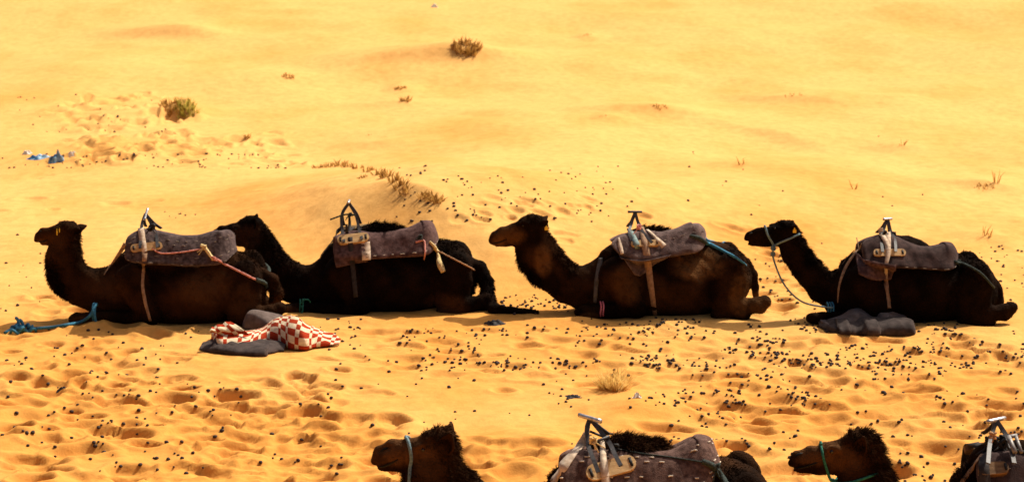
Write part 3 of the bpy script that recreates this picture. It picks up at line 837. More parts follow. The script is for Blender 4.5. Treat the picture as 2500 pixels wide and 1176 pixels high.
# --- camel 5 and 6, nearest row, cut by the lower edge of the photograph
K = 1.49
MU5 = lambda u: 942 + (u - 1193) * K
MV5 = lambda v: 1122 + (v - 594) * K
B = Body(17.72, 0.0125)
template(B, MU5, MV5, 0, 1.0, K)
B.chain([(1385, 1285, 100), (1300, 1295, 92), (1200, 1280, 78), (1115, 1228, 80), (1062, 1172, 76), (1064, 1110, 50)], ys=0.62, k=0.05)
head(B, (1066, 1088, 52, 38), ((1040, 1098, 38), (966, 1106, 33)), (930, 1111, 24, 30, -22), ((1040, 1126, 33), (944, 1134, 16)), 1.5, mouth=[(908, 1134), (930, 1136), (952, 1130), (972, 1121)], nostril=((928, 1100), (948, 1092)), eye=(1031, 1095, 8), brow=(1034, 1082, 22, 9))
B.ell(1072, 1066, 42, 22, 0.10, k=0.03)
finish_camel('c5', B, M['fur_brown'], 'dark camel in a blue halter wearing the stitched brown pad with steel handle',
    [(1065, 1052, 56, .050), (1112, 1100, 60, .06), (1125, 1150, 60, .06), (1000, 1168, 50, .05), (1560, 1075, 110, .07), (1350, 1150, 60, .05), (930, 1112, 70, -1), (1780, 1160, 60, .04)],
    42000, 0.0032, [(1084, 1102, 1100, 1058, 0.062, -0.15, 0.35)], (1033, 1097, 0.019), fur_base=0.012, tones=[(990, 1110, 95, 48, 0.8), (925, 1110, 30, 35, 0.35), (1050, 1130, 60, 50, 0.3)], lips=[(913, 1136), (932, 1138), (952, 1131), (972, 1120)], nose=(938, 1096, 0.036, 25))
MU6 = lambda u: MU5(u) + 1000
MV6 = lambda v: MV5(v) + 12
B = Body(17.95, 0.0125)
template(B, MU6, MV6, 0, 1.0, K)
B.cap((2372, 1176), 40, (2420, 1134), 50, ys=0.8, k=0.06)
B.cap((2420, 1134), 50, (2480, 1120), 46, ys=0.7, k=0.06)
B.chain([(2390, 1300, 100), (2310, 1305, 92), (2215, 1290, 76), (2140, 1235, 72), (2108, 1170, 60), (2105, 1110, 48)], ys=0.72, k=0.05)
head(B, (2095, 1098, 46, 37), ((2068, 1105, 37), (1988, 1114, 28)), (1948, 1120, 24, 24, -25), ((2066, 1132, 30), (1955, 1141, 13)), 1.5, mouth=[(1928, 1141), (1950, 1140), (1985, 1131)], nostril=((1938, 1112), (1952, 1106)), eye=(2030, 1099, 8), brow=(2034, 1088, 20, 9))
B.ell(2100, 1072, 42, 22, 0.10, k=0.03)
finish_camel('c6', B, M['fur_brown'], 'brown-faced camel in a green halter with shaggy black crown',
    [(2100, 1055, 60, .055), (2145, 1095, 55, .075), (2155, 1145, 60, .085), (1945, 1120, 66, -1), (2340, 1160, 50, .06)],
    42000, 0.0032, [(2096, 1108, 2108, 1066, 0.050, -0.3, 0.4)], (2031, 1101, 0.019), fur_base=0.012, tones=[(2000, 1115, 85, 40, 0.85), (2035, 1090, 30, 20, 0.9), (2060, 1130, 50, 40, 0.6)], lips=[(1932, 1142), (1952, 1141), (1972, 1136), (1996, 1128)], nose=(1950, 1109, 0.034, 25))

# ------------------------------------------------------------------ saddles
def cast(bvh, u, v, off, fall):
    d = ray(u, v)
    h = bvh.ray_cast(Vector(_C), Vector(d))
    if h[0] is None: return None
    n = np.array(h[1])
    if np.dot(n, d) > 0: n = -n
    return np.array(h[0]) + n * off, n

def lay(bvh, px, n, off, Y0, smooth=2):
    # a pixel path laid on the surfaces in bvh; misses keep the depth of their neighbours
    q = catmull([np.array(p[:2], float) for p in px], n)
    res = [cast(bvh, p[0], p[1], off, Y0) for p in q]
    ys = [(i, r[0][1]) for i, r in enumerate(res) if r is not None]
    P = []; N = []
    for i, r in enumerate(res):
        if r is None:
            Y = np.interp(i, [a for a, b in ys], [b for a, b in ys]) if ys else Y0 - 0.3
            P.append(at_y(q[i][0], q[i][1], Y)); N.append(np.array([0, -0.9, 0.3]))
        else: P.append(r[0]); N.append(r[1])
    P = np.array(P); N = np.array(N)
    for _ in range(smooth):
        Q = P.copy(); Q[1:-1, 1] = np.minimum(P[1:-1, 1], 0.25 * P[:-2, 1] + 0.5 * P[1:-1, 1] + 0.25 * P[2:, 1]); 
        Q[1:-1] = 0.5 * Q[1:-1] + 0.25 * (Q[:-2] + Q[2:])
        N[1:-1] = 0.5 * N[1:-1] + 0.25 * (N[:-2] + N[2:]); P = Q
    return list(P), list(N)

def mirror(pts, Y0): return [np.array([p[0], 2 * Y0 - p[1], p[2]]) for p in pts]
def mirn(ns): return [np.array([n[0], -n[1], n[2]]) for n in ns]

def pad_mesh(B, top, bot, lt, lb, th, rx=0.17, seed=0, groove=0.22, rear_lift=0.18, far_drop=0.06):
    Y0 = B.Y0
    u0 = max(top[0][0], bot[0][0]); u1 = min(top[-1][0], bot[-1][0])
    ns = 26
    us = np.linspace(u0, u1, ns)
    zt = np.array([at_y(u, lerp_poly(top, u), Y0 - lt)[2] for u in us])
    zb = np.array([at_y(u, lerp_poly(bot, u), Y0 - lb)[2] for u in us])
    xs = np.array([at_y(u, 0.5 * (lerp_poly(top, u) + lerp_poly(bot, u)), Y0 - 0.5 * (lt + lb))[0] for u in us])
    lc = 0.5 * (lt + lb)
    xr = xs[-1]
    st = []                                   # x, y(rel), nx, ny, zt, zb
    for x, a, b in zip(xs, zt, zb):
        if x < xr - rx: st.append((x, -lc, 0.0, -1.0, a, b))
    zt_r, zb_r = zt[-7:].max() - 0.015, zb[-3]
    k0 = len(st)
    nt = 18
    za, zc = st[-1][4], st[-1][5]
    for i in range(nt + 1):
        ph = math.pi * i / nt
        w = min(1.0, math.sin(ph) * 1.3)
        x = xr - rx + (rx - th * 0.9) * math.sin(ph)
        f = sstep(0, 0.5, math.sin(ph) ** 0.8)
        st.append((x, -lc * math.cos(ph), math.sin(ph), -math.cos(ph), za + (zt_r - za) * f - far_drop * sstep(0.2, 1, i / nt), zc + (zb_r - zc) * f + rear_lift * (zt_r - zb_r) * sstep(0.3, 1, math.sin(ph)) - far_drop * 0.5 * i / nt))
    st += [(s[0], -s[1], 0.0, 1.0, s[4] - far_drop, s[5] - far_drop * 0.5) for s in st[:k0][::-1]]
    m = 22
    V = []; rows = []
    rng = np.random.default_rng(seed); ph0 = rng.random(6) * 6
    lean = (lb - lt) / max(0.2, (zt - zb).mean())
    for i, (x, y, nx, ny, a, b) in enumerate(st):
        hh = (a - b) / 2; zc_ = (a + b) / 2
        e = min(i, len(st) - 1 - i)
        endf = [0.86, 0.96, 1.0][e] if e < 3 else 1.0
        row = []
        for j in range(m):
            t = 2 * math.pi * j / m
            cx, sz = math.cos(t), math.sin(t)
            n = th * math.copysign(abs(cx) ** 0.62, cx); z = hh * math.copysign(abs(sz) ** 0.68, sz)
            if cx > 0: n *= 1 - groove * math.exp(-((z / hh + 0.25) / 0.16) ** 2)
            wr = 0.010 * math.sin(x * 13 + ph0[0] + z * 5) + 0.007 * math.sin(x * 29 + z * 21 + ph0[1]) + 0.006 * math.sin(z * 33 + y * 17 + ph0[2])
            n = (n + wr) * endf; z = z * (0.5 + 0.5 * endf)
            n2 = n - lean * z * (1 - 0.65 * abs(nx))
            row.append(len(V)); V.append(np.array([x + nx * n2, Y0 + y + ny * n2, zc_ + z]))
        rows.append(row)
    F = []
    for i in range(len(rows) - 1):
        for j in range(m):
            k = (j + 1) % m
            F.append((rows[i][j], rows[i + 1][j], rows[i + 1][k], rows[i][k]))
    F.append(tuple(rows[0])); F.append(tuple(rows[-1][::-1]))
    return V, F, rows

def plank(bvh, a, b, hpx, B, th=0.018):
    # rounded board lying on the pad between two pixels; returns verts, faces and its frame
    pa, na = cast(bvh, a[0], a[1], 0.012, 0); pb, nb = cast(bvh, b[0], b[1], 0.012, 0)
    c = (pa + pb) / 2; t = pb - pa; L = np.linalg.norm(t); t /= L
    n = na + nb; n[0] *= 0.3; n = n - t * np.dot(n, t); n /= np.linalg.norm(n)
    if n[1] > 0: n = -n
    w = np.cross(t, n)
    if w[2] < 0: w = -w
    h = hpx / B.S / 2; R = h * 0.95; out = []
    for (sx, a0) in ((1, -90), (-1, 90)):
        for k in range(7):
            an = math.radians(a0 + 30 * k)
            out.append((sx * (L / 2 - R) + R * math.cos(an), h * math.sin(an)))
    m = len(out)
    V = [c + t * x + w * y + n * th for x, y in out] + [c + t * x + w * y - n * 0.03 for x, y in out]
    F = [tuple(range(m)), tuple(range(2 * m - 1, m - 1, -1))] + [(i, m + i, m + (i + 1) % m, (i + 1) % m) for i in range(m)]
    return V, F, (c, t, w, n, L, h, th)

def make_saddle(key, label, padmat, top, bot, grip, hoops, board, straps, ropes, lt=0.13, lb=0.37, th=0.085, stitches=((0.55, 0), (-0.62, 1)), cloth=None, seed=1, groove=0.22, bars=None, grip_r=0.016, gripmat='steel', knots=(), boardmat='wood', rear_lift=0.18, far_drop=0.06):
    C = CAMELS[key]; B = C['B']; Y0 = B.Y0
    V, F, rows = pad_mesh(B, top, bot, lt, lb, th, seed=seed, groove=groove, rear_lift=rear_lift, far_drop=far_drop)
    Va = np.array(V)
    base = np.array([Va[:, 0].mean(), Y0, Va[:, 2].min()])
    root = empty('camel_saddle', base)
    tag(root, label, 'saddle', 'saddles on the camels')
    pad = mesh_obj('pad', V, F, padmat, root, True, base)
    md = pad.modifiers.new('round', 'SUBSURF'); md.levels = md.render_levels = 1
    # dashes of pale thread along the pad's outer face
    sm = MB(); m = len(rows[0])
    for (hz, odd) in stitches:
        j = int(round(math.asin(hz) / (2 * math.pi) * m)) % m
        line = catmull([Va[r[j]] for r in rows], 240)
        acc = 0; on = odd * 0.05; seg = []
        for p, q in zip(line[:-1], line[1:]):
            acc += np.linalg.norm(q - p)
            ph = (acc + on + 0.02 * math.sin(acc * 9)) % 0.125
            if ph < 0.055: seg.append(p)
            else:
                if len(seg) > 2 and random.random() < 0.72: sm.tube([s + np.array([0, -0.003 if s[1] < Y0 else 0.003, 0]) for s in seg[:random.randint(4, 12)]], 0.0058 if key == 'c5' else 0.0036, 5)
                seg = []
    if sm.v: sm.build('stitching', M['stitch' if key in ('c5', 'c2') else 'stitch_dim'], pad, None).location = (0, 0, 0); 
    if sm.v:
        st_o = pad.children[0]; st_o['kind'] = 'stuff'
        for vtx in st_o.data.vertices: vtx.co -= Vector(base)
    # surfaces the straps lie on
    pt = []
    for f in F:
        for k in range(1, len(f) - 1): pt.append((f[0], f[k], f[k + 1]))
    off = len(C['V'])
    allV = [Vector(v) for v in C['V']] + [Vector(v) for v in V]
    allT = [tuple(t) for t in C['T']] + [tuple(i + off for i in t) for t in pt]
    if cloth:
        for (cm, grid, cth) in cloth:
            bv = BVHTree.FromPolygons(allV, allT)
            nu, nv = 16, 10; CV = []
            g = [[np.array(p, float) for p in r] for r in grid]
            cols = [catmull(r, nu) for r in g]
            for i in range(nu):
                col = catmull([cols[k][i] for k in range(len(g))], nv)
                for j, p in enumerate(col):
                    h = cast(bv, p[0], p[1], 0.022 + 0.010 * math.sin(i * 0.9 + j * 0.5), 0)
                    CV.append(h[0] if h else at_y(p[0], p[1], Y0 - 0.38))
            CV = np.array(CV).reshape(nu, nv, 3)
            for _ in range(3):
                Q = CV.copy(); Q[1:-1] = 0.5 * CV[1:-1] + 0.25 * (CV[:-2] + CV[2:]); Q[:, 1:-1] = 0.5 * Q[:, 1:-1] + 0.25 * (Q[:, :-2] + Q[:, 2:])
                Q[..., 1] = np.minimum(Q[..., 1], CV[..., 1]); CV = Q
            CV = CV.reshape(-1, 3)
            CF = [(i * nv + j, (i + 1) * nv + j, (i + 1) * nv + j + 1, i * nv + j + 1) for i in range(nu - 1) for j in range(nv - 1)]
            co = mesh_obj('saddle_cloth', CV, CF, cm, root, True, base)
            md = co.modifiers.new('thick', 'SOLIDIFY'); md.thickness = cth
            o2 = len(allV); allV += [Vector(v) for v in CV]
            allT += [(a + o2, b + o2, c + o2) for (a, b, c, d) in CF] + [(a + o2, c + o2, d + o2) for (a, b, c, d) in CF]
    bvh = BVHTree.FromPolygons(allV, allT)
    # wooden boards, near and far
    if board:
        a, b, hp = board
        PV, PF, fr = plank(bvh, a, b, hp, B)
        for side in (0, 1):
            vv = PV if not side else mirror(PV, Y0)
            ff = PF if not side else [f[::-1] for f in PF]
            bo = mesh_obj('wooden_board', vv, ff, M[boardmat], root, False, base)
            o2 = len(allV); allV += [Vector(v) for v in vv]
            for f in ff:
                for k in range(1, len(f) - 1): allT.append((f[0] + o2, f[k] + o2, f[k + 1] + o2))
            if side == 0:
                c, t, w, n, L, h, tth = fr
                for sx in (-0.40, 0.40):
                    q = MB(); k = c + t * (sx * L) + n * (tth + 0.003)
                    q.ribbon([k - w * h * 0.55, k + w * h * 0.55], [n, n], 0.022, 0.004)
                    s_ = q.build('slot', M['black_band'], bo, base)
    bvh = BVHTree.FromPolygons(allV, allT)
    # two iron hoops meeting under the grip
    for hp in hoops:
        pts = [B.p(*p) for p in hp]
        near_ = catmull(pts, 3 * len(pts))
        q = MB()
        half = len(near_)
        full = mirror(near_[::-1], Y0)[:-1] + near_[0:] if abs(hp[0][2]) < 1e-6 else near_
        nr = []
        for i, p in enumerate(full):
            nr.append(np.array([0, -1.0, 0.35]) if p[1] <= Y0 else np.array([0, 1.0, 0.35]))
        q.ribbon(near_, [np.array([0, -1.0, 0.4])] * half, 0.034, 0.012)
        mp = mirror(near_[:-4], Y0)
        q.ribbon(mp, [np.array([0, 1.0, 0.4])] * len(mp), 0.034, 0.012)
        q.build('iron_hoop', M['iron'], root, base, False)
    if bars:
        for (a, b, w_, m_) in bars:
            q = MB(); q.tube([B.p(*a), B.p(*b)], w_, 8); q.build('cross_bar', M[m_], root, base)
    ga, gb = B.p(*grip[0]), B.p(*grip[1])
    q = MB(); q.tube([ga + (gb - ga) * i / 6 for i in range(7)], grip_r, 12); q.build('grip', M[gripmat], root, base)
    for (nm, m_, px, w_, both) in straps:
        P, N = lay(bvh, px, 26, 0.010, Y0)
        ws = w_ if not hasattr(w_, '__len__') else list(np.interp(np.linspace(0, 1, 26), np.linspace(0, 1, len(w_)), w_))
        q = MB(); q.ribbon(P, N, ws, 0.006); q.build(nm, M[m_], root, base)
        if both: q = MB(); q.ribbon(mirror(P, Y0), mirn(N), ws, 0.006); q.build(nm, M[m_], root, base)
    for (nm, m_, px, r_, both) in ropes:
        rr = r_ if not hasattr(r_, '__len__') else list(np.interp(np.linspace(0, 1, 26), np.linspace(0, 1, len(r_)), r_))
        P, N = lay(bvh, px, 26, 0.010 if hasattr(r_, '__len__') else r_ * 0.8, Y0)
        rr2 = rr if hasattr(rr, '__len__') else [rr * (1 + 0.12 * math.sin(i * 2.1)) for i in range(26)]
        q = MB(); q.tube(P, rr2, 7); q.build(nm, M[m_], root, base)
        if both: q = MB(); q.tube(mirror(P, Y0), rr2, 7); q.build(nm, M[m_], root, base)
    for (u, v, r_, m_) in knots:
        h = cast(bvh, u, v, r_ * 0.6, 0)
        c = h[0] if h else B.p(u, v, -0.3)
        q = MB()
        rs = np.random.default_rng(int(u))
        for _ in range(4):
            ang = rs.random(3) * 6
            ring = [c + r_ * 0.8 * np.array([math.cos(t + ang[0]), 0.6 * math.sin(t + ang[1]), math.sin(t * 1.0 + ang[2])]) for t in np.linspace(0, 5.6, 12)]
            q.tube(ring, r_ * 0.28, 6)
        for _ in range(3):
            e = c + np.array([rs.normal(0, 1) * r_ * 1.6, -r_, -abs(rs.normal(0, 1)) * r_ * 2.2])
            q.tube(catmull([c, (c + e) / 2 + np.array([0, -r_ * 0.5, 0]), e], 6), r_ * 0.16, 5)
        q.build('knot', M[m_], root, base)
    C['gear_bvh'] = bvh
    return root

make_saddle('c1', 'grey saddle pad with red rope, on the camel with yellow glints painted by its eye', M['pad_grey'],
    [(304, 578), (322, 566), (350, 556), (395, 565), (430, 573), (480, 574), (515, 564), (540, 558), (556, 560), (566, 572)],
    [(304, 634), (322, 640), (350, 643), (450, 650), (520, 648), (552, 642), (566, 632)],
    ((352, 538, -0.06), (361, 509, 0.07)),
    [[(355, 522, 0), (347, 545, -0.08), (344, 570, -0.20), (342, 606, -0.40)], [(356, 523, 0), (372, 552, -0.08), (382, 575, -0.21), (384, 604, -0.40)]],
    ((320, 608), (396, 600), 20),
    [('girth_strap', 'strap_cream', [(344, 556), (349, 590), (353, 616)], (0.075, 0.07, 0.06), False),
     ('girth_strap', 'strap_tan', [(353, 612), (352, 645), (347, 690), (354, 735), (367, 782)], (0.065, 0.05, 0.035, 0.04, 0.03), True),
     ('breast_strap', 'strap_tan', [(306, 595), (283, 630), (254, 672)], (0.045, 0.03, 0.012), True)],
    [('crupper_rope', 'rope_pink', [(372, 606), (386, 616), (402, 619), (450, 615), (492, 608)], 0.009, False),
     ('crupper_rope', 'rope_cream', [(492, 600), (500, 604), (512, 620), (522, 634)], 0.020, False),
     ('crupper_rope', 'rope_pink', [(516, 626), (560, 650), (600, 670), (632, 686)], 0.013, True),
     ('crupper_rope', 'rope_dark', [(624, 682), (642, 690), (655, 700)], 0.024, True)],
    seed=3, knots=[(498, 606, 0.032, 'rope_cream'), (522, 632, 0.028, 'rope_pink'), (370, 555, 0.045, 'black_band')], stitches=((0.6, 0), (0.15, 1), (-0.35, 0), (-0.75, 1)))
make_saddle('c2', 'plum saddle pad with tall pointed iron frame and yellow tassel', M['pad_plum'],
    [(813, 580), (830, 568), (870, 562), (905, 566), (960, 563), (1000, 554), (1028, 540), (1046, 535), (1058, 548), (1066, 580)],
    [(813, 622), (822, 632), (870, 634), (950, 630), (1020, 625), (1050, 620), (1066, 606)],
    ((850, 496, -0.05), (853, 489, 0.06)),
    [[(851, 496, 0), (834, 526, -0.06), (836, 565, -0.17), (840, 590, -0.37)], [(852, 496, 0), (869, 526, -0.06), (877, 560, -0.17), (884, 584, -0.37)]],
    ((822, 588), (902, 580), 26),
    [('girth_strap', 'strap_dark', [(853, 528), (855, 570), (857, 610), (861, 655), (869, 725)], (0.025, 0.05, 0.06, 0.06, 0.05), True),
     ('cloth_band', 'strap_cream', [(893, 592), (894, 612), (894, 634)], 0.105, False),
     ('breast_strap', 'strap_dark', [(826, 576), (806, 600), (784, 628)], (0.05, 0.04, 0.02), True)],
    [('tie_rope', 'rope_dark', [(806, 536), (822, 530), (840, 524), (854, 523), (868, 525)], 0.010, False),
     ('crupper_rope', 'rope_cream', [(1048, 590), (1060, 604), (1070, 616)], (0.014, 0.024, 0.02), False),
     ('crupper_rope', 'rope_tan', [(1068, 612), (1100, 628), (1142, 650), (1160, 660)], 0.010, True),
     ('tassel', 'rope_cream', [(1068, 618), (1074, 640), (1083, 664)], (0.014, 0.028, 0.042, 0.030), False),
     ('ribbon', 'rope_pink', [(1015, 592), (1034, 588), (1037, 608), (1036, 634)], (0.014, 0.012, 0.012, 0.008), False)],
    cloth=[(M['pad_plum'], [[(813, 578), (850, 574), (905, 574)], [(817, 615), (850, 622), (902, 620)], [(822, 654), (850, 648), (898, 637)]], 0.012)],
    seed=5, stitches=((-0.45, 0),), knots=[(1026, 580, 0.03, 'rope_dark'), (854, 524, 0.026, 'rope_dark'), (838, 562, 0.03, 'black_band'), (878, 560, 0.03, 'black_band')])
make_saddle('c3', 'taupe saddle pad with upright T handle and folded cloth corner hanging below', M['pad_taupe'],
    [(1492, 590), (1505, 577), (1535, 566), (1580, 562), (1615, 566), (1655, 556), (1685, 543), (1706, 542), (1717, 558), (1726, 592)],
    [(1492, 602), (1510, 622), (1545, 636), (1600, 632), (1650, 624), (1700, 616), (1726, 606)],
    ((1533, 517, -0.02), (1567, 517, 0.02)),
    [[(1550, 519, 0), (1542, 545, -0.05), (1536, 570, -0.20), (1552, 600, -0.36)], [(1551, 519, 0), (1559, 546, -0.05), (1572, 570, -0.20), (1592, 592, -0.36)]],
    ((1540, 597), (1612, 594), 16),
    [('girth_strap', 'strap_tan', [(1566, 556), (1573, 590), (1580, 630), (1589, 690), (1600, 772)], (0.06, 0.075, 0.085, 0.075, 0.05), True),
     ('tie_strap', 'strap_teal', [(1534, 556), (1546, 578), (1557, 604)], (0.05, 0.06, 0.075), False),
     ('tie_strap', 'strap_cream', [(1580, 562), (1600, 580), (1622, 602)], (0.03, 0.04, 0.07), False),
     ('breast_strap', 'strap_grey', [(1468, 630), (1458, 680), (1453, 738)], (0.06, 0.055, 0.04), True),
     ('cloth_band', 'strap_cream', [(1511, 582), (1514, 600), (1519, 620)], (0.02, 0.05, 0.04), False)],
    [('crupper_rope', 'rope_dark', [(1684, 576), (1705, 582), (1724, 594)], (0.018, 0.03, 0.025), False),
     ('crupper_rope', 'rope_blue', [(1722, 592), (1745, 603), (1775, 618), (1800, 632), (1820, 648)], (0.026, 0.020, 0.018, 0.016, 0.012), True)],
    cloth=[(M['pad_taupe'], [[(1512, 622), (1560, 634), (1640, 622)], [(1530, 648), (1562, 654), (1600, 644)], [(1548, 672), (1562, 676), (1578, 664)]], 0.012)],
    seed=8, stitches=((0.3, 0),), groove=0.10, grip_r=0.014, gripmat='iron', knots=[(1560, 554, 0.03, 'rope_pink')])
make_saddle('c4', 'dark brown saddle pad with cream strap, on the camel with the blue halter lead', M['pad_dark'],
    [(2104, 594), (2118, 582), (2150, 572), (2190, 576), (2215, 588), (2250, 600), (2285, 600), (2315, 592), (2335, 588), (2345, 596)],
    [(2104, 636), (2118, 645), (2160, 650), (2230, 656), (2300, 660), (2332, 656), (2345, 642)],
    ((2157, 535, -0.06), (2177, 534, 0.06)),
    [[(2165, 537, 0), (2157, 562, -0.07), (2152, 585, -0.20), (2155, 615, -0.38)], [(2168, 537, 0), (2175, 566, -0.07), (2185, 586, -0.20), (2187, 614, -0.38)]],
    ((2132, 619), (2210, 618), 19),
    [('girth_strap', 'strap_cream', [(2150, 556), (2152, 572), (2164, 592), (2168, 612)], (0.05, 0.06, 0.06, 0.06), False),
     ('girth_strap', 'strap_cream', [(2168, 566), (2169, 590), (2168, 620), (2163, 650), (2162, 680)], (0.055, 0.055, 0.055, 0.04, 0.04), False),
     ('girth_strap', 'strap_tan', [(2162, 668), (2164, 700), (2170, 752)], (0.04, 0.06, 0.055), True),
     ('breast_strap', 'strap_tan', [(2104, 596), (2086, 622), (2066, 652), (2050, 695), (2046, 738)], (0.012, 0.03, 0.045, 0.025, 0.012), True)],
    [('crupper_rope', 'rope_dark', [(2330, 640), (2360, 648), (2395, 668), (2425, 702)], (0.024, 0.016, 0.016, 0.014), True)],
    cloth=[(M['pad_plum'], [[(2090, 618), (2120, 636), (2186, 648)], [(2093, 646), (2130, 664), (2184, 662)], [(2097, 670), (2130, 684), (2176, 684)]], 0.012)],
    seed=11, stitches=((-0.75, 0),), groove=0.14, knots=[(2160, 568, 0.026, 'black_band'), (2182, 574, 0.026, 'black_band'), (2338, 642, 0.03, 'rope_dark')])
make_saddle('c5', 'brown pad with rows of white stitches and a steel T handle', M['pad_front'],
    [(1366, 1122), (1385, 1108), (1420, 1098), (1500, 1098), (1580, 1100), (1640, 1100), (1670, 1085), (1700, 1068), (1724, 1064), (1742, 1074), (1756, 1110)],
    [(1366, 1196), (1385, 1208), (1450, 1214), (1550, 1214), (1650, 1204), (1720, 1190), (1756, 1170)],
    ((1413, 1012, 0.05), (1468, 1028, -0.07)),
    [[(1439, 1024, 0), (1434, 1050, -0.05), (1436, 1086, -0.14), (1448, 1118, -0.32), (1461, 1152, -0.42)], [(1443, 1024, 0), (1466, 1052, -0.05), (1488, 1080, -0.13), (1502, 1110, -0.30), (1516, 1136, -0.42)]],
    ((1432, 1160), (1552, 1127), 42),
    [('girth_strap', 'strap_cream', [(1432, 1056), (1420, 1082), (1400, 1108), (1374, 1140), (1352, 1180)], (0.05, 0.07, 0.075, 0.09, 0.09), False),
     ('girth_strap', 'strap_cream', [(1470, 1074), (1473, 1110), (1476, 1150), (1482, 1200), (1492, 1290)], (0.035, 0.05, 0.065, 0.07, 0.07), True)],
    [('tie_rope', 'rope_dark', [(1510, 1096), (1560, 1106), (1640, 1116), (1722, 1128)], 0.006, False),
     ('crupper_rope', 'rope_dark', [(1714, 1126), (1735, 1135), (1752, 1152), (1775, 1182), (1800, 1215)], (0.02, 0.03, 0.026, 0.02), True)],
    lt=0.14, lb=0.38, seed=14, stitches=((0.72, 0), (0.42, 1), (0.05, 0), (-0.3, 1), (-0.65, 0)), groove=0.08, grip_r=0.018,
    bars=[((1440, 1083, -0.14), (1488, 1064, -0.10), 0.011, 'iron'), ((1440, 1052, 0.0), (1476, 1066, 0.0), 0.010, 'iron')],
    knots=[(1437, 1086, 0.035, 'black_band'), (1500, 1098, 0.035, 'black_band'), (1448, 1074, 0.03, 'rope_cream'), (1742, 1140, 0.035, 'rope_dark')])
make_saddle('c6', 'dark saddle with steel handle and square metal brackets at the frame edge', M['pad_dark'],
    [(2384, 1128), (2398, 1114), (2425, 1102), (2500, 1100), (2580, 1102), (2640, 1102), (2690, 1080), (2724, 1070), (2742, 1080), (2756, 1114)],
    [(2384, 1200), (2398, 1212), (2450, 1218), (2550, 1218), (2650, 1208), (2720, 1194), (2756, 1176)],
    ((2411, 1029, -0.06), (2453, 1020, 0.08)),
    [[(2431, 1026, 0), (2424, 1052, -0.05), (2416, 1085, -0.16), (2412, 1130, -0.40)], [(2433, 1026, 0), (2452, 1054, -0.05), (2466, 1082, -0.16), (2476, 1130, -0.40)]],
    ((2388, 1150), (2462, 1142), 34),
    [('girth_strap', 'strap_tan', [(2400, 1108), (2388, 1124), (2372, 1146), (2346, 1180)], (0.03, 0.035, 0.035, 0.03), False),
     ('girth_strap', 'strap_dark', [(2402, 1106), (2402, 1130), (2404, 1170), (2410, 1230), (2420, 1300)], (0.06, 0.08, 0.09, 0.09, 0.08), True)],
    [('tie_rope', 'rope_dark', [(2470, 1098), (2490, 1104), (2540, 1110)], 0.014, False)],
    lt=0.14, lb=0.38, seed=17, stitches=((0.3, 0),), groove=0.1, grip_r=0.018,
    boardmat='wood_dark', far_drop=0.12, bars=[((2462, 1064, -0.16), (2478, 1104, -0.30), 0.020, 'zinc'), ((2480, 1064, -0.12), (2494, 1104, -0.26), 0.014, 'zinc'), ((2460, 1066, -0.14), (2482, 1062, -0.10), 0.016, 'zinc')],
    knots=[(2417, 1086, 0.05, 'black_band'), (2440, 1090, 0.06, 'black_band'), (2452, 1080, 0.045, 'black_band'), (2424, 1062, 0.03, 'rope_tan')])

# ------------------------------------------------------------------ halters, hobbles and tethers
def halter(key, label, m_, paths, r, knots=(), free=()):
    C = CAMELS[key]; B = C['B']
    q = MB()
    for px in paths:
        P, N = lay(C['bvh'], px, 22, r * 0.9, B.Y0)
        q.tube(P, r, 7); q.tube(mirror(P, B.Y0), r, 7)
    for pts in free:
        q.tube(catmull([B.p(*p) for p in pts], 40), r * 0.85, 7)
    for (u, v, lat, kr) in knots:
        c = B.p(u, v, lat)
        for a in range(3):
            q.tube([c + kr * np.array([math.cos(t + a), 0.7 * math.sin(t * 1 + 2 * a), math.sin(t + 0.7 * a)]) for t in np.linspace(0, 5.6, 12)], r * 0.8, 6)
    base = np.array(q.v).mean(0)
    o = q.build('rope_halter', M[m_], None, base); o.location = tuple(base)
    tag(o, label, 'halter')
halter('c4', 'pale blue rope halter with a long lead hanging to the bound foreleg', 'rope_pale',
    [[(1868, 553), (1873, 570), (1886, 592), (1889, 604)], [(1889, 598), (1905, 591), (1925, 583), (1950, 572)]], 0.013,
    [(1888, 606, -0.08, 0.022), (1887, 620, -0.06, 0.02)],
    [[(1888, 604, -0.08), (1887, 625, -0.06), (1896, 655, -0.1), (1912, 690, -0.16), (1934, 718, -0.22), (1962, 738, -0.27), (1998, 747, -0.32), (2034, 751, -0.34)]])
halter('c5', 'blue rope band around the muzzle of the dark camel', 'rope_pale', [[(989, 1066), (998, 1080), (1004, 1110), (1003, 1145), (1001, 1190)]], 0.014)
halter('c6', 'green rope halter on the brown-faced camel with shaggy crown', 'rope_green', [[(2003, 1076), (2006, 1096), (2014, 1130), (2028, 1172)], [(2080, 1176), (2110, 1166), (2142, 1155)], [(2028, 1172), (2052, 1178), (2080, 1176)]], 0.011)

def leg_band(key, u, v, rad, width, label, m_, extra=()):
    C = CAMELS[key]; B = C['B']
    h = cast(C['bvh'], u, v, 0, 0)
    p = h[0] if h else B.p(u, v, -0.3)
    c = p + np.array([0, rad * 0.86, 0])
    q = MB()
    turns = max(2, int(width / 0.016))
    for k in range(turns):
        x = (k / (turns - 1) - 0.5) * width
        q.tube([c + np.array([x + 0.004 * math.sin(3 * t), -rad * math.cos(t), rad * 1.02 * math.sin(t)]) for t in np.linspace(-2.6, 2.6, 18)], 0.0095, 6)
    for pts in extra:
        q.tube(catmull([B.p(*e) for e in pts], 18), 0.010, 6)
    o = q.build('leg_tie', M[m_], None, c); o.location = tuple(c)
    tag(o, label, 'leg tie')
leg_band('c2', 736, 751, 0.085, 0.035, 'green cord tied round the foreleg of the long-tailed camel', 'rope_green', [[(737, 740, -0.37), (742, 732, -0.37), (752, 731, -0.36), (758, 738, -0.34)], [(737, 745, -0.38), (739, 756, -0.40), (736, 766, -0.41)]])
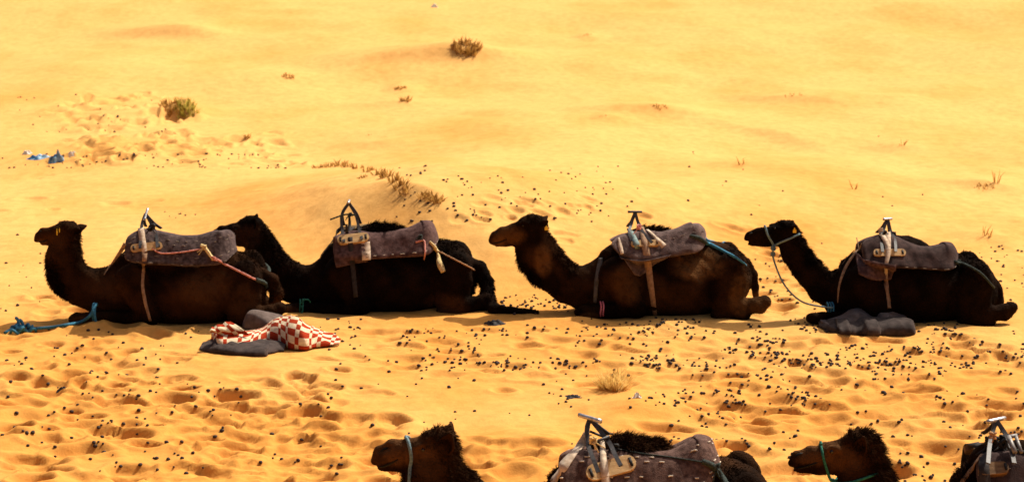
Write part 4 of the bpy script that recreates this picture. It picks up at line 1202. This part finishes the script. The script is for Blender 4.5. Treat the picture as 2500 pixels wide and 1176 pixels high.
leg_band('c3', 1470, 757, 0.085, 0.030, 'pink band tied round the foreleg of the flecked brown camel', 'pink')
leg_band('c4', 2028, 760, 0.090, 0.060, 'bright blue rope wound round the foreleg behind the lone grey blanket', 'rope_blue')

def g3(u, v, up=0.0):
    p = ground_px(u, v); return np.array([p[0], p[1], ground_z(p[0], p[1]) + up])
q = MB()
pts = [CAMELS['c1']['B'].p(228, 756, -0.40), CAMELS['c1']['B'].p(218, 772, -0.46), g3(196, 792, 0.03), g3(160, 797, 0.02), g3(125, 802, 0.016), g3(78, 806, 0.02)]
q.tube(catmull(pts, 46), 0.019, 8)
rs = np.random.default_rng(5)
for k in range(9):
    c = g3(rs.uniform(24, 76), rs.uniform(806, 815), 0.02 + rs.uniform(0, 0.04))
    q.tube([c + np.array([0.055 * math.cos(t + k), 0.05 * math.sin(t + k), 0.028 * math.sin(2 * t + k)]) for t in np.linspace(0, 4.8, 14)], 0.017, 7)
q.tube(catmull([g3(48, 808, 0.03), g3(44, 800, 0.10), g3(38, 798, 0.11)], 8), 0.018, 7)
q.tube(catmull([g3(60, 806, 0.03), g3(50, 797, 0.08), g3(40, 806, 0.05), g3(12, 816, 0.02)], 16), 0.018, 7)
c = CAMELS['c1']['B'].p(232, 762, -0.36)
for k in range(3):
    q.tube([c + np.array([0.012 * k - 0.01, -0.10 * math.cos(t), 0.10 * math.sin(t)]) for t in np.linspace(-2.4, 2.4, 18)], 0.015, 7)
q.tube(catmull([c + np.array([0, -0.09, 0.05]), c + np.array([0.02, -0.13, -0.02]), c + np.array([0.03, -0.12, -0.13])], 8), 0.014, 7)
o = q.build('tether_rope', M['rope_blue'], None, g3(100, 804)); o.location = tuple(g3(100, 804))
tag(o, 'thick blue rope from a foreleg, ending in a tangle on the sand', 'rope')

# ------------------------------------------------------------------ blankets
def heap(name, secs, depth, mat, parent=None, base=(0, 0, 0), seed=0, folds=0.012, ff=9.0, nu=90, nv=44, uv=False, thick=0.014, lift=0.0, skirt=0.0):
    # cloth laid over itself: for each u a section rises from its near hem over a ridge to the far hem
    us = np.linspace(secs[0][0], secs[-1][0], nu)
    vt = np.array([s[1] for s in catmull([np.array(s, float) for s in secs], 400)]); uu = np.array([s[0] for s in catmull([np.array(s, float) for s in secs], 400)])
    vb = np.array([s[2] for s in catmull([np.array(s, float) for s in secs], 400)])
    G = np.zeros((nu, nv, 3)); rng = np.random.default_rng(seed); a = rng.random(8) * 6
    for i, u in enumerate(us):
        t_, b_ = np.interp(u, uu, vt), np.interp(u, uu, vb)
        e = math.sin(math.pi * (i + 1.5) / (nu + 2)) ** 0.5
        n0 = ground_px(u, b_); D = depth * (0.35 + 0.65 * e)
        zr = at_y(u, t_, n0[1] + D * 0.45)
        hgt = max(0.02, zr[2] - ground_z(zr[0], n0[1]))
        for j in range(nv):
            s = j / (nv - 1)
            y = n0[1] + D * (1 - math.cos(math.pi * s)) / 2
            pr = math.sin(math.pi * s) ** 0.55 if s < 0.5 else math.sin(math.pi * s) ** 0.8
            sh = lambda q: 1 - 2 * abs(math.sin(q * 0.5)) ** 0.8
            w = folds * (sh(u / ff + a[0] + 2.3 * math.sin(s * 3 + u / 37 + a[1])) + 0.45 * math.sin(u / (ff * 0.43) + s * 6 + a[2]) + 0.8 * sh(s * 10 + u / 23 + a[3]))
            z = hgt * pr + w * min(1, pr * 1.4)
            x = n0[0] + 0.6 * w
            y = y - skirt * max(0, 1 - s / 0.32) * (0.7 + math.sin(u / 7.0 + a[5] + 0.8 * math.sin(u / 19)) + 0.4 * math.sin(u / 3.1))
            G[i, j] = (x, y - 0.7 * w * (1 - s), max(ground_z(x, y) + 0.006 + lift * (1 if s < 0.6 else 0), ground_z(x, n0[1]) + lift * (1 - pr) + z))
    V = G.reshape(-1, 3)
    F = [(i * nv + j, (i + 1) * nv + j, (i + 1) * nv + j + 1, i * nv + j + 1) for i in range(nu - 1) for j in range(nv - 1)]
    o = mesh_obj(name, V, F, mat, parent, True, base)
    if uv:
        l = o.data.uv_layers.new(name='weave')
        ds = np.zeros((nu, nv)); dt = np.zeros((nu, nv))
        dt[:, 1:] = np.cumsum(np.linalg.norm(G[:, 1:] - G[:, :-1], axis=2), 1)
        ds[1:] = np.cumsum(np.linalg.norm(G[1:] - G[:-1], axis=2).mean(1))[:, None]
        f = np.array([c for p in o.data.polygons for c in p.vertices])
        uvs = np.stack([ds.ravel()[f] + 0.06 * np.sin(dt.ravel()[f] * 9) * 0 , dt.ravel()[f] + 0.05 * np.sin(ds.ravel()[f] * 4.2)], 1)
        l.data.foreach_set('uv', uvs.ravel())
    md = o.modifiers.new('thick', 'SOLIDIFY'); md.thickness = thick; md.offset = 1
    return o

bb = g3(660, 850)
r1 = empty('folded_blanket', bb); tag(r1, 'charcoal blanket folded flat beneath the red and cream checked one', 'blanket')
heap('lower_fold', [(488, 846, 854), (505, 838, 859), (540, 834, 864), (590, 840, 868), (640, 845, 871), (652, 846, 869)], 0.55, M['cloth_char'], r1, bb, 2, 0.004, 25, 60, 30)
heap('upper_fold', [(520, 830, 858), (560, 832, 860), (610, 838, 862), (650, 838, 864), (675, 838, 860), (694, 845, 858)], 0.5, M['cloth_char'], r1, bb, 3, 0.007, 17, 60, 30, thick=0.02, skirt=0.012)
bb2 = g3(690, 800)
r2 = empty('blanket_roll', bb2); tag(r2, 'grey blanket bunched behind the checked blanket, against the hind leg', 'blanket')
heap('fold', [(597, 778, 800), (604, 764, 806), (620, 759, 810), (645, 762, 812), (675, 772, 812), (705, 786, 812)], 0.40, M['cloth_grey'], r2, bb2, 5, 0.010, 27, 60, 34)
bb3 = g3(680, 852)
r3 = empty('checked_blanket', bb3); tag(r3, 'crumpled blanket with red and cream checks lying on charcoal cloth', 'blanket')
heap('cloth', [(519, 806, 838), (535, 811, 856), (562, 812, 857), (600, 813, 854), (632, 806, 845), (655, 791, 841), (676, 779, 844), (695, 776, 850), (715, 781, 855), (745, 797, 857), (775, 813, 851), (800, 824, 848), (816, 832, 847), (828, 838, 846)],
     0.62, M['check'], r3, bb3, 7, 0.009, 19, 150, 60, uv=True, lift=0.015)
# turned-up corner at the left end
A = catmull([(519, 812, 0), (545, 815, 0), (580, 817, 0), (612, 815, 0)], 24)
Bc = catmull([(520, 800, .02), (530, 795, .05), (550, 788, .08), (566, 783, .10)], 24)
Y3 = ground_px(560, 856)[1] + 0.12
V = []; n = 10
for i in range(24):
    pa = at_y(A[i][0], A[i][1], Y3); pb = at_y(Bc[i][0], Bc[i][1], Y3 + Bc[i][2])
    for j in range(n):
        t = j / (n - 1); p = pa * (1 - t) + pb * t
        p = p + np.array([-0.02, -0.10 * math.sin(math.pi * t) * (1 - i / 30), 0.02 * math.sin(math.pi * t) + 0.008 * math.sin(i * 0.8)])
        V.append(p)
F = [(i * n + j, (i + 1) * n + j, (i + 1) * n + j + 1, i * n + j + 1) for i in range(23) for j in range(n - 1)]
o = mesh_obj('turned_corner', V, F, M['check'], r3, True, bb3)
l = o.data.uv_layers.new(name='weave')
f = np.array([c for p in o.data.polygons for c in p.vertices])
l.data.foreach_set('uv', np.stack([(f // n) * 0.02, (f % n) * 0.018 + 0.05], 1).ravel())
md = o.modifiers.new('thick', 'SOLIDIFY'); md.thickness = 0.014
bb4 = g3(2120, 815)
r4 = empty('grey_blanket', bb4); tag(r4, 'lone rumpled grey blanket lying in front of the black haltered camel', 'blanket')
heap('lower_fold', [(2004, 790, 801), (2030, 788, 812), (2060, 786, 817), (2100, 782, 819), (2150, 780, 820), (2200, 778, 820), (2228, 782, 818), (2234, 790, 814)], 0.6, M['cloth_char'], r4, bb4, 9, 0.007, 19, 90, 40)
heap('upper_fold', [(2006, 787, 799), (2035, 782, 806), (2065, 772, 808), (2090, 758, 806), (2112, 749, 800), (2135, 752, 797), (2160, 757, 803), (2185, 757, 797), (2210, 755, 789), (2232, 766, 784)], 0.62, M['cloth_grey'], r4, bb4, 10, 0.010, 24, 160, 50, lift=0.05, thick=0.012, skirt=0.045)

# ------------------------------------------------------------------ grass, straw and litter
def tuft(u, v, hpx, wpx, n, mat, label, group=None, name='grass_tuft', lean=0.0, wid=0.010, seed=0, spread=0.5):
    rng = np.random.default_rng(int(u * 7 + v) + seed)
    p = g3(u, v); S = scale_at(p[1]); H = hpx / S; W = wpx / S / 2
    V = [p - np.array([0, 0, 0.05])]; F = []
    for k in range(n):
        a = rng.random() * 6.283; r = math.sqrt(rng.random()) * W
        b = np.array([p[0] + r * math.cos(a), p[1] + r * math.sin(a) * 0.8, 0]); b[2] = ground_z(b[0], b[1]) - 0.03
        h = H * rng.uniform(0.45, 1.0) * (1 - 0.35 * (r / (W + 1e-6)) ** 2)
        d = np.array([math.cos(a) * spread * r / (W + 1e-6) + lean + rng.normal(0, 0.22), math.sin(a) * spread * 0.7 + rng.normal(0, 0.2), 1.0]); d /= np.linalg.norm(d)
        m = b + d * h * 0.6; e = m + (d + np.array([rng.normal(0, 0.3) + lean, rng.normal(0, 0.3), -0.25])) * h * 0.42
        sd = np.array([rng.normal(0, 1), rng.normal(0, 0.6), 0.1]); sd /= np.linalg.norm(sd); w = wid * rng.uniform(0.6, 1.3)
        i = len(V); V += [b - sd * w, b + sd * w, m - sd * w * 0.7, m + sd * w * 0.7, e]
        F += [(i, i + 1, i + 3, i + 2), (i + 2, i + 3, i + 4), (0, i + 1, i)]
    o = mesh_obj(name, V, F, mat, None, False, p); o.location = tuple(p)
    tag(o, label, 'straw' if 'straw' in name else 'grass', group)
    return o
G = M['grass_dry']
tuft(1138, 120, 36, 62, 120, G, 'dark dry grass tuft at the head of a long sand streak', wid=0.022)
tuft(1164, 120, 36, 14, 26, G, 'small upright sprig beside the dark tuft heading the sand streak', wid=0.02)
tuft(415, 262, 32, 44, 80, G, 'brown half of the bushy double grass clump above the footprints', wid=0.018)
tuft(456, 264, 40, 52, 110, M['grass_green'], 'greenish bushy grass clump above the field of footprints', wid=0.018)
tuft(702, 188, 18, 26, 40, G, 'low brown tuft ending a faint sand streak', wid=0.02)
tuft(975, 216, 14, 30, 40, G, 'flat dark tuft above a smaller round tuft', wid=0.02)
tuft(992, 246, 24, 26, 40, G, 'round dark tuft just below the flat one', wid=0.018)
tuft(606, 335, 24, 14, 16, G, 'lone spiky sprig on smooth sand', wid=0.016)
crest = [(775, 410, 22, 24), (800, 408, 26, 26), (828, 406, 30, 30), (850, 408, 26, 26), (872, 412, 26, 26), (898, 418, 26, 30), (925, 425, 34, 28), (945, 432, 40, 26), (962, 442, 38, 26), (978, 456, 40, 26), (990, 470, 38, 24), (885, 434, 20, 24), (1036, 480, 34, 22), (1052, 488, 40, 24), (1070, 494, 42, 22)]
for (u, v, h, w) in crest:
    tuft(u, v, h, w, 30, G, 'dry ochre grass tuft growing along the dune crest', 'grass tufts along the dune crest', wid=0.013)
for (u, v, h, w, n, l) in [(1610, 262, 14, 46, 40, 'dark flat tuft capping a drifted sand ridge'), (1432, 86, 8, 26, 30, 'small far tuft alone on pale sand'), (1475, 284, 9, 24, 24, 'low brown tuft below the drifted sand ridge'),
        (1940, 232, 16, 50, 14, 'sparse stalks on a low drift'), (1812, 402, 40, 16, 8, 'tall pale stalk standing alone on bright sand'), (2203, 354, 34, 14, 8, 'thin pale stalks on a faint drift'),
        (2085, 462, 40, 12, 7, 'two thin leaning stalks on plain sand'), (2405, 456, 18, 56, 40, 'brown spreading tuft on a small drift'), (2432, 446, 60, 10, 6, 'tall thin stalk above the spreading tuft'),
        (2410, 576, 44, 30, 9, 'pale stalks near the rump of the end camel'), (900, 330, 8, 22, 18, 'tiny brown tuft on a faint ripple')]:
    tuft(u, v, h, w, n, G, l, wid=0.008 if h > 30 else 0.014, spread=0.25)
st = tuft(1500, 948, 82, 60, 460, M['straw'], 'tangled heap of golden straw on a low sand mound', name='straw_heap', wid=0.0055, spread=0.8)
st2 = tuft(1506, 962, 20, 120, 70, M['straw'], 'loose straw wisps scattered round the golden straw heap', name='loose_straw', wid=0.004, spread=2.0, seed=4)

def crumple(name, u, v, su, sv, mat, label, cat, seed=0, n=14, hgt=0.6):
    rng = np.random.default_rng(seed); p = g3(u, v); S = scale_at(p[1]); a = su / S / 2; h = sv / S
    V = []; F = []
    ph = rng.random(8) * 6
    for i in range(n):
        for j in range(n):
            x = (i / (n - 1) - 0.5) * 2; y = (j / (n - 1) - 0.5) * 2
            r = min(1.0, math.hypot(x, y))
            k = 1 + 0.25 * math.sin(4 * math.atan2(y, x) + ph[0])
            z = (1 - r ** 2) * (0.55 + 0.45 * math.sin(6 * x + ph[1]) * math.sin(5 * y + ph[2])) + rng.normal(0, 0.07) + 0.05
            V.append((p[0] + a * x * k, p[1] + a * 0.8 * y * k, ground_z(p[0] + a * x * k, p[1] + a * 0.8 * y * k) + max(0.002, z) * h))
    F = [(i * n + j, (i + 1) * n + j, (i + 1) * n + j + 1, i * n + j + 1) for i in range(n - 1) for j in range(n - 1)]
    o = mesh_obj(name, V, F, mat, None, False, p); o.location = tuple(p)
    md = o.modifiers.new('thick', 'SOLIDIFY'); md.thickness = 0.004
    tag(o, label, cat)
crumple('plastic_bag', 137, 390, 34, 24, M['plastic_blue'], 'crumpled blue plastic bag on the sand', 'bag', 1)
crumple('plastic_scrap', 95, 386, 50, 10, M['plastic_blue'], 'flat pale blue plastic strip stretching from the crumpled bag', 'litter', 2)
crumple('plastic_scrap', 66, 376, 20, 12, M['plastic_white'], 'pale plastic scrap farthest from the blue bag', 'litter', 3)
crumple('plastic_scrap', 174, 382, 16, 10, M['plastic_white'], 'small white plastic scrap right beside the blue bag', 'litter', 4)
crumple('paper_scrap', 1555, 970, 18, 18, M['plastic_white'], 'crumpled white paper scrap beside the golden straw heap', 'litter', 5)
crumple('white_stone', 1061, 18, 14, 11, M['plastic_white'], 'white round lump far up the slope', 'stone', 6)
crumple('dark_scrap', 1400, 970, 34, 10, M['scrap'], 'dark twisted scrap in front of the golden straw heap', 'litter', 7)
crumple('dark_scrap', 1208, 789, 44, 11, M['scrap'], 'black strip of rag near the trailing tail', 'litter', 8)
crumple('dark_scrap', 151, 949, 20, 7, M['scrap'], 'short black block among the footprints', 'litter', 9)

# ------------------------------------------------------------------ dung pellets
PZ = [ # u0, u1, v0, v1, count, clumpiness
    (1000, 1700, 778, 905, 210, 1.2), (1550, 2500, 775, 900, 430, 1.3), (1650, 2500, 880, 990, 210, 1.2), (1600, 2500, 980, 1176, 150, 0.5), (0, 560, 800, 930, 60, 0.6), (0, 850, 930, 1176, 130, 0.5),
    (690, 1000, 778, 850, 60, 0.8), (800, 1250, 850, 930, 30, 0.5), (850, 1400, 930, 1100, 16, 0.2), (1215, 1370, 720, 768, 70, 0.8), (1840, 1990, 600, 760, 40, 0.8), (2380, 2500, 600, 770, 40, 0.8),
    (0, 700, 376, 412, 110, 1.0), (960, 1560, 405, 545, 110, 0.6), (40, 420, 225, 330, 30, 0.6), (0, 120, 520, 760, 14, 0.3), (380, 480, 515, 540, 7, 0.2), (1500, 2300, 330, 640, 25, 0.2), (1300, 1800, 905, 1000, 40, 0.4), (1350, 1420, 735, 765, 6, 0.2)]
pel = []
for (u0, u1, v0, v1, n, cl) in PZ:
    k = 0; tries = 0
    while k < n and tries < 6 * n:
        tries += 1
        u = random.uniform(u0, u1); v = random.uniform(v0, v1)
        p = ground_px(u, v)
        f = float(vnoise(p[0] / 0.5 + 3, p[1] / 0.5 + 7)) + float(vnoise(p[0] / 0.2, p[1] / 0.3)) * 0.25
        if random.random() > 0.5 + cl * f * 1.6: continue
        if PIT[min(np.searchsorted(XS, p[0]), nx - 1), min(np.searchsorted(YS, p[1]), ny - 1)] < -0.012 and random.random() < 0.85: continue
        pel.append((u, v, p[0], p[1], random.choice((0.6, 0.8, 1, 1)) * random.uniform(0.012, 0.021))); k += 1
variants = []
for s_ in range(5):
    rng = np.random.default_rng(60 + s_)
    V, F = uv_ball((0, 0, 0), 1.0, 7, 4)
    V = np.array(V) * (1 + rng.normal(0, 0.06, (len(V), 1))) * np.array([1.25, 1.0, 0.85])
    variants.append((V, F))
vis = sorted(range(len(pel)), key=lambda i: -pel[i][4] * scale_at(pel[i][3]) - (0 if pel[i][1] > 795 else -99))
meshes = []
for (V, F) in variants:
    me = bpy.data.meshes.new('dung_pellet'); me.from_pydata([tuple(v) for v in V], [], F); me.update()
    me.polygons.foreach_set('use_smooth', np.full(len(me.polygons), True)); me.materials.append(M['pellet']); meshes.append(me)
single = set(vis[:300])
mb = MB()
for i, (u, v, x, y, r) in enumerate(pel):
    z = ground_z(x, y) + r * 0.40; a = random.uniform(0, 6.28)
    if i in single:
        o = bpy.data.objects.new('dung_pellet', meshes[i % 5]); COL.objects.link(o)
        o.location = (x, y, z); o.scale = (r, r, r); o.rotation_euler = (random.uniform(-0.4, 0.4), random.uniform(-0.4, 0.4), a)
        tag(o, 'dark dry dung pellet lying loose on the sand', 'dung', 'dung pellets strewn over the sand')
    else:
        V, F = variants[i % 5]; c, s_ = math.cos(a), math.sin(a)
        mb.add([(x + r * (q[0] * c - q[1] * s_), y + r * (q[0] * s_ + q[1] * c), z + r * q[2]) for q in V], F)
o = mb.build('dung_pellets', M['pellet']); tag(o, 'small dark dung pellets strewn thickly over the sand', 'dung', None, 'stuff')
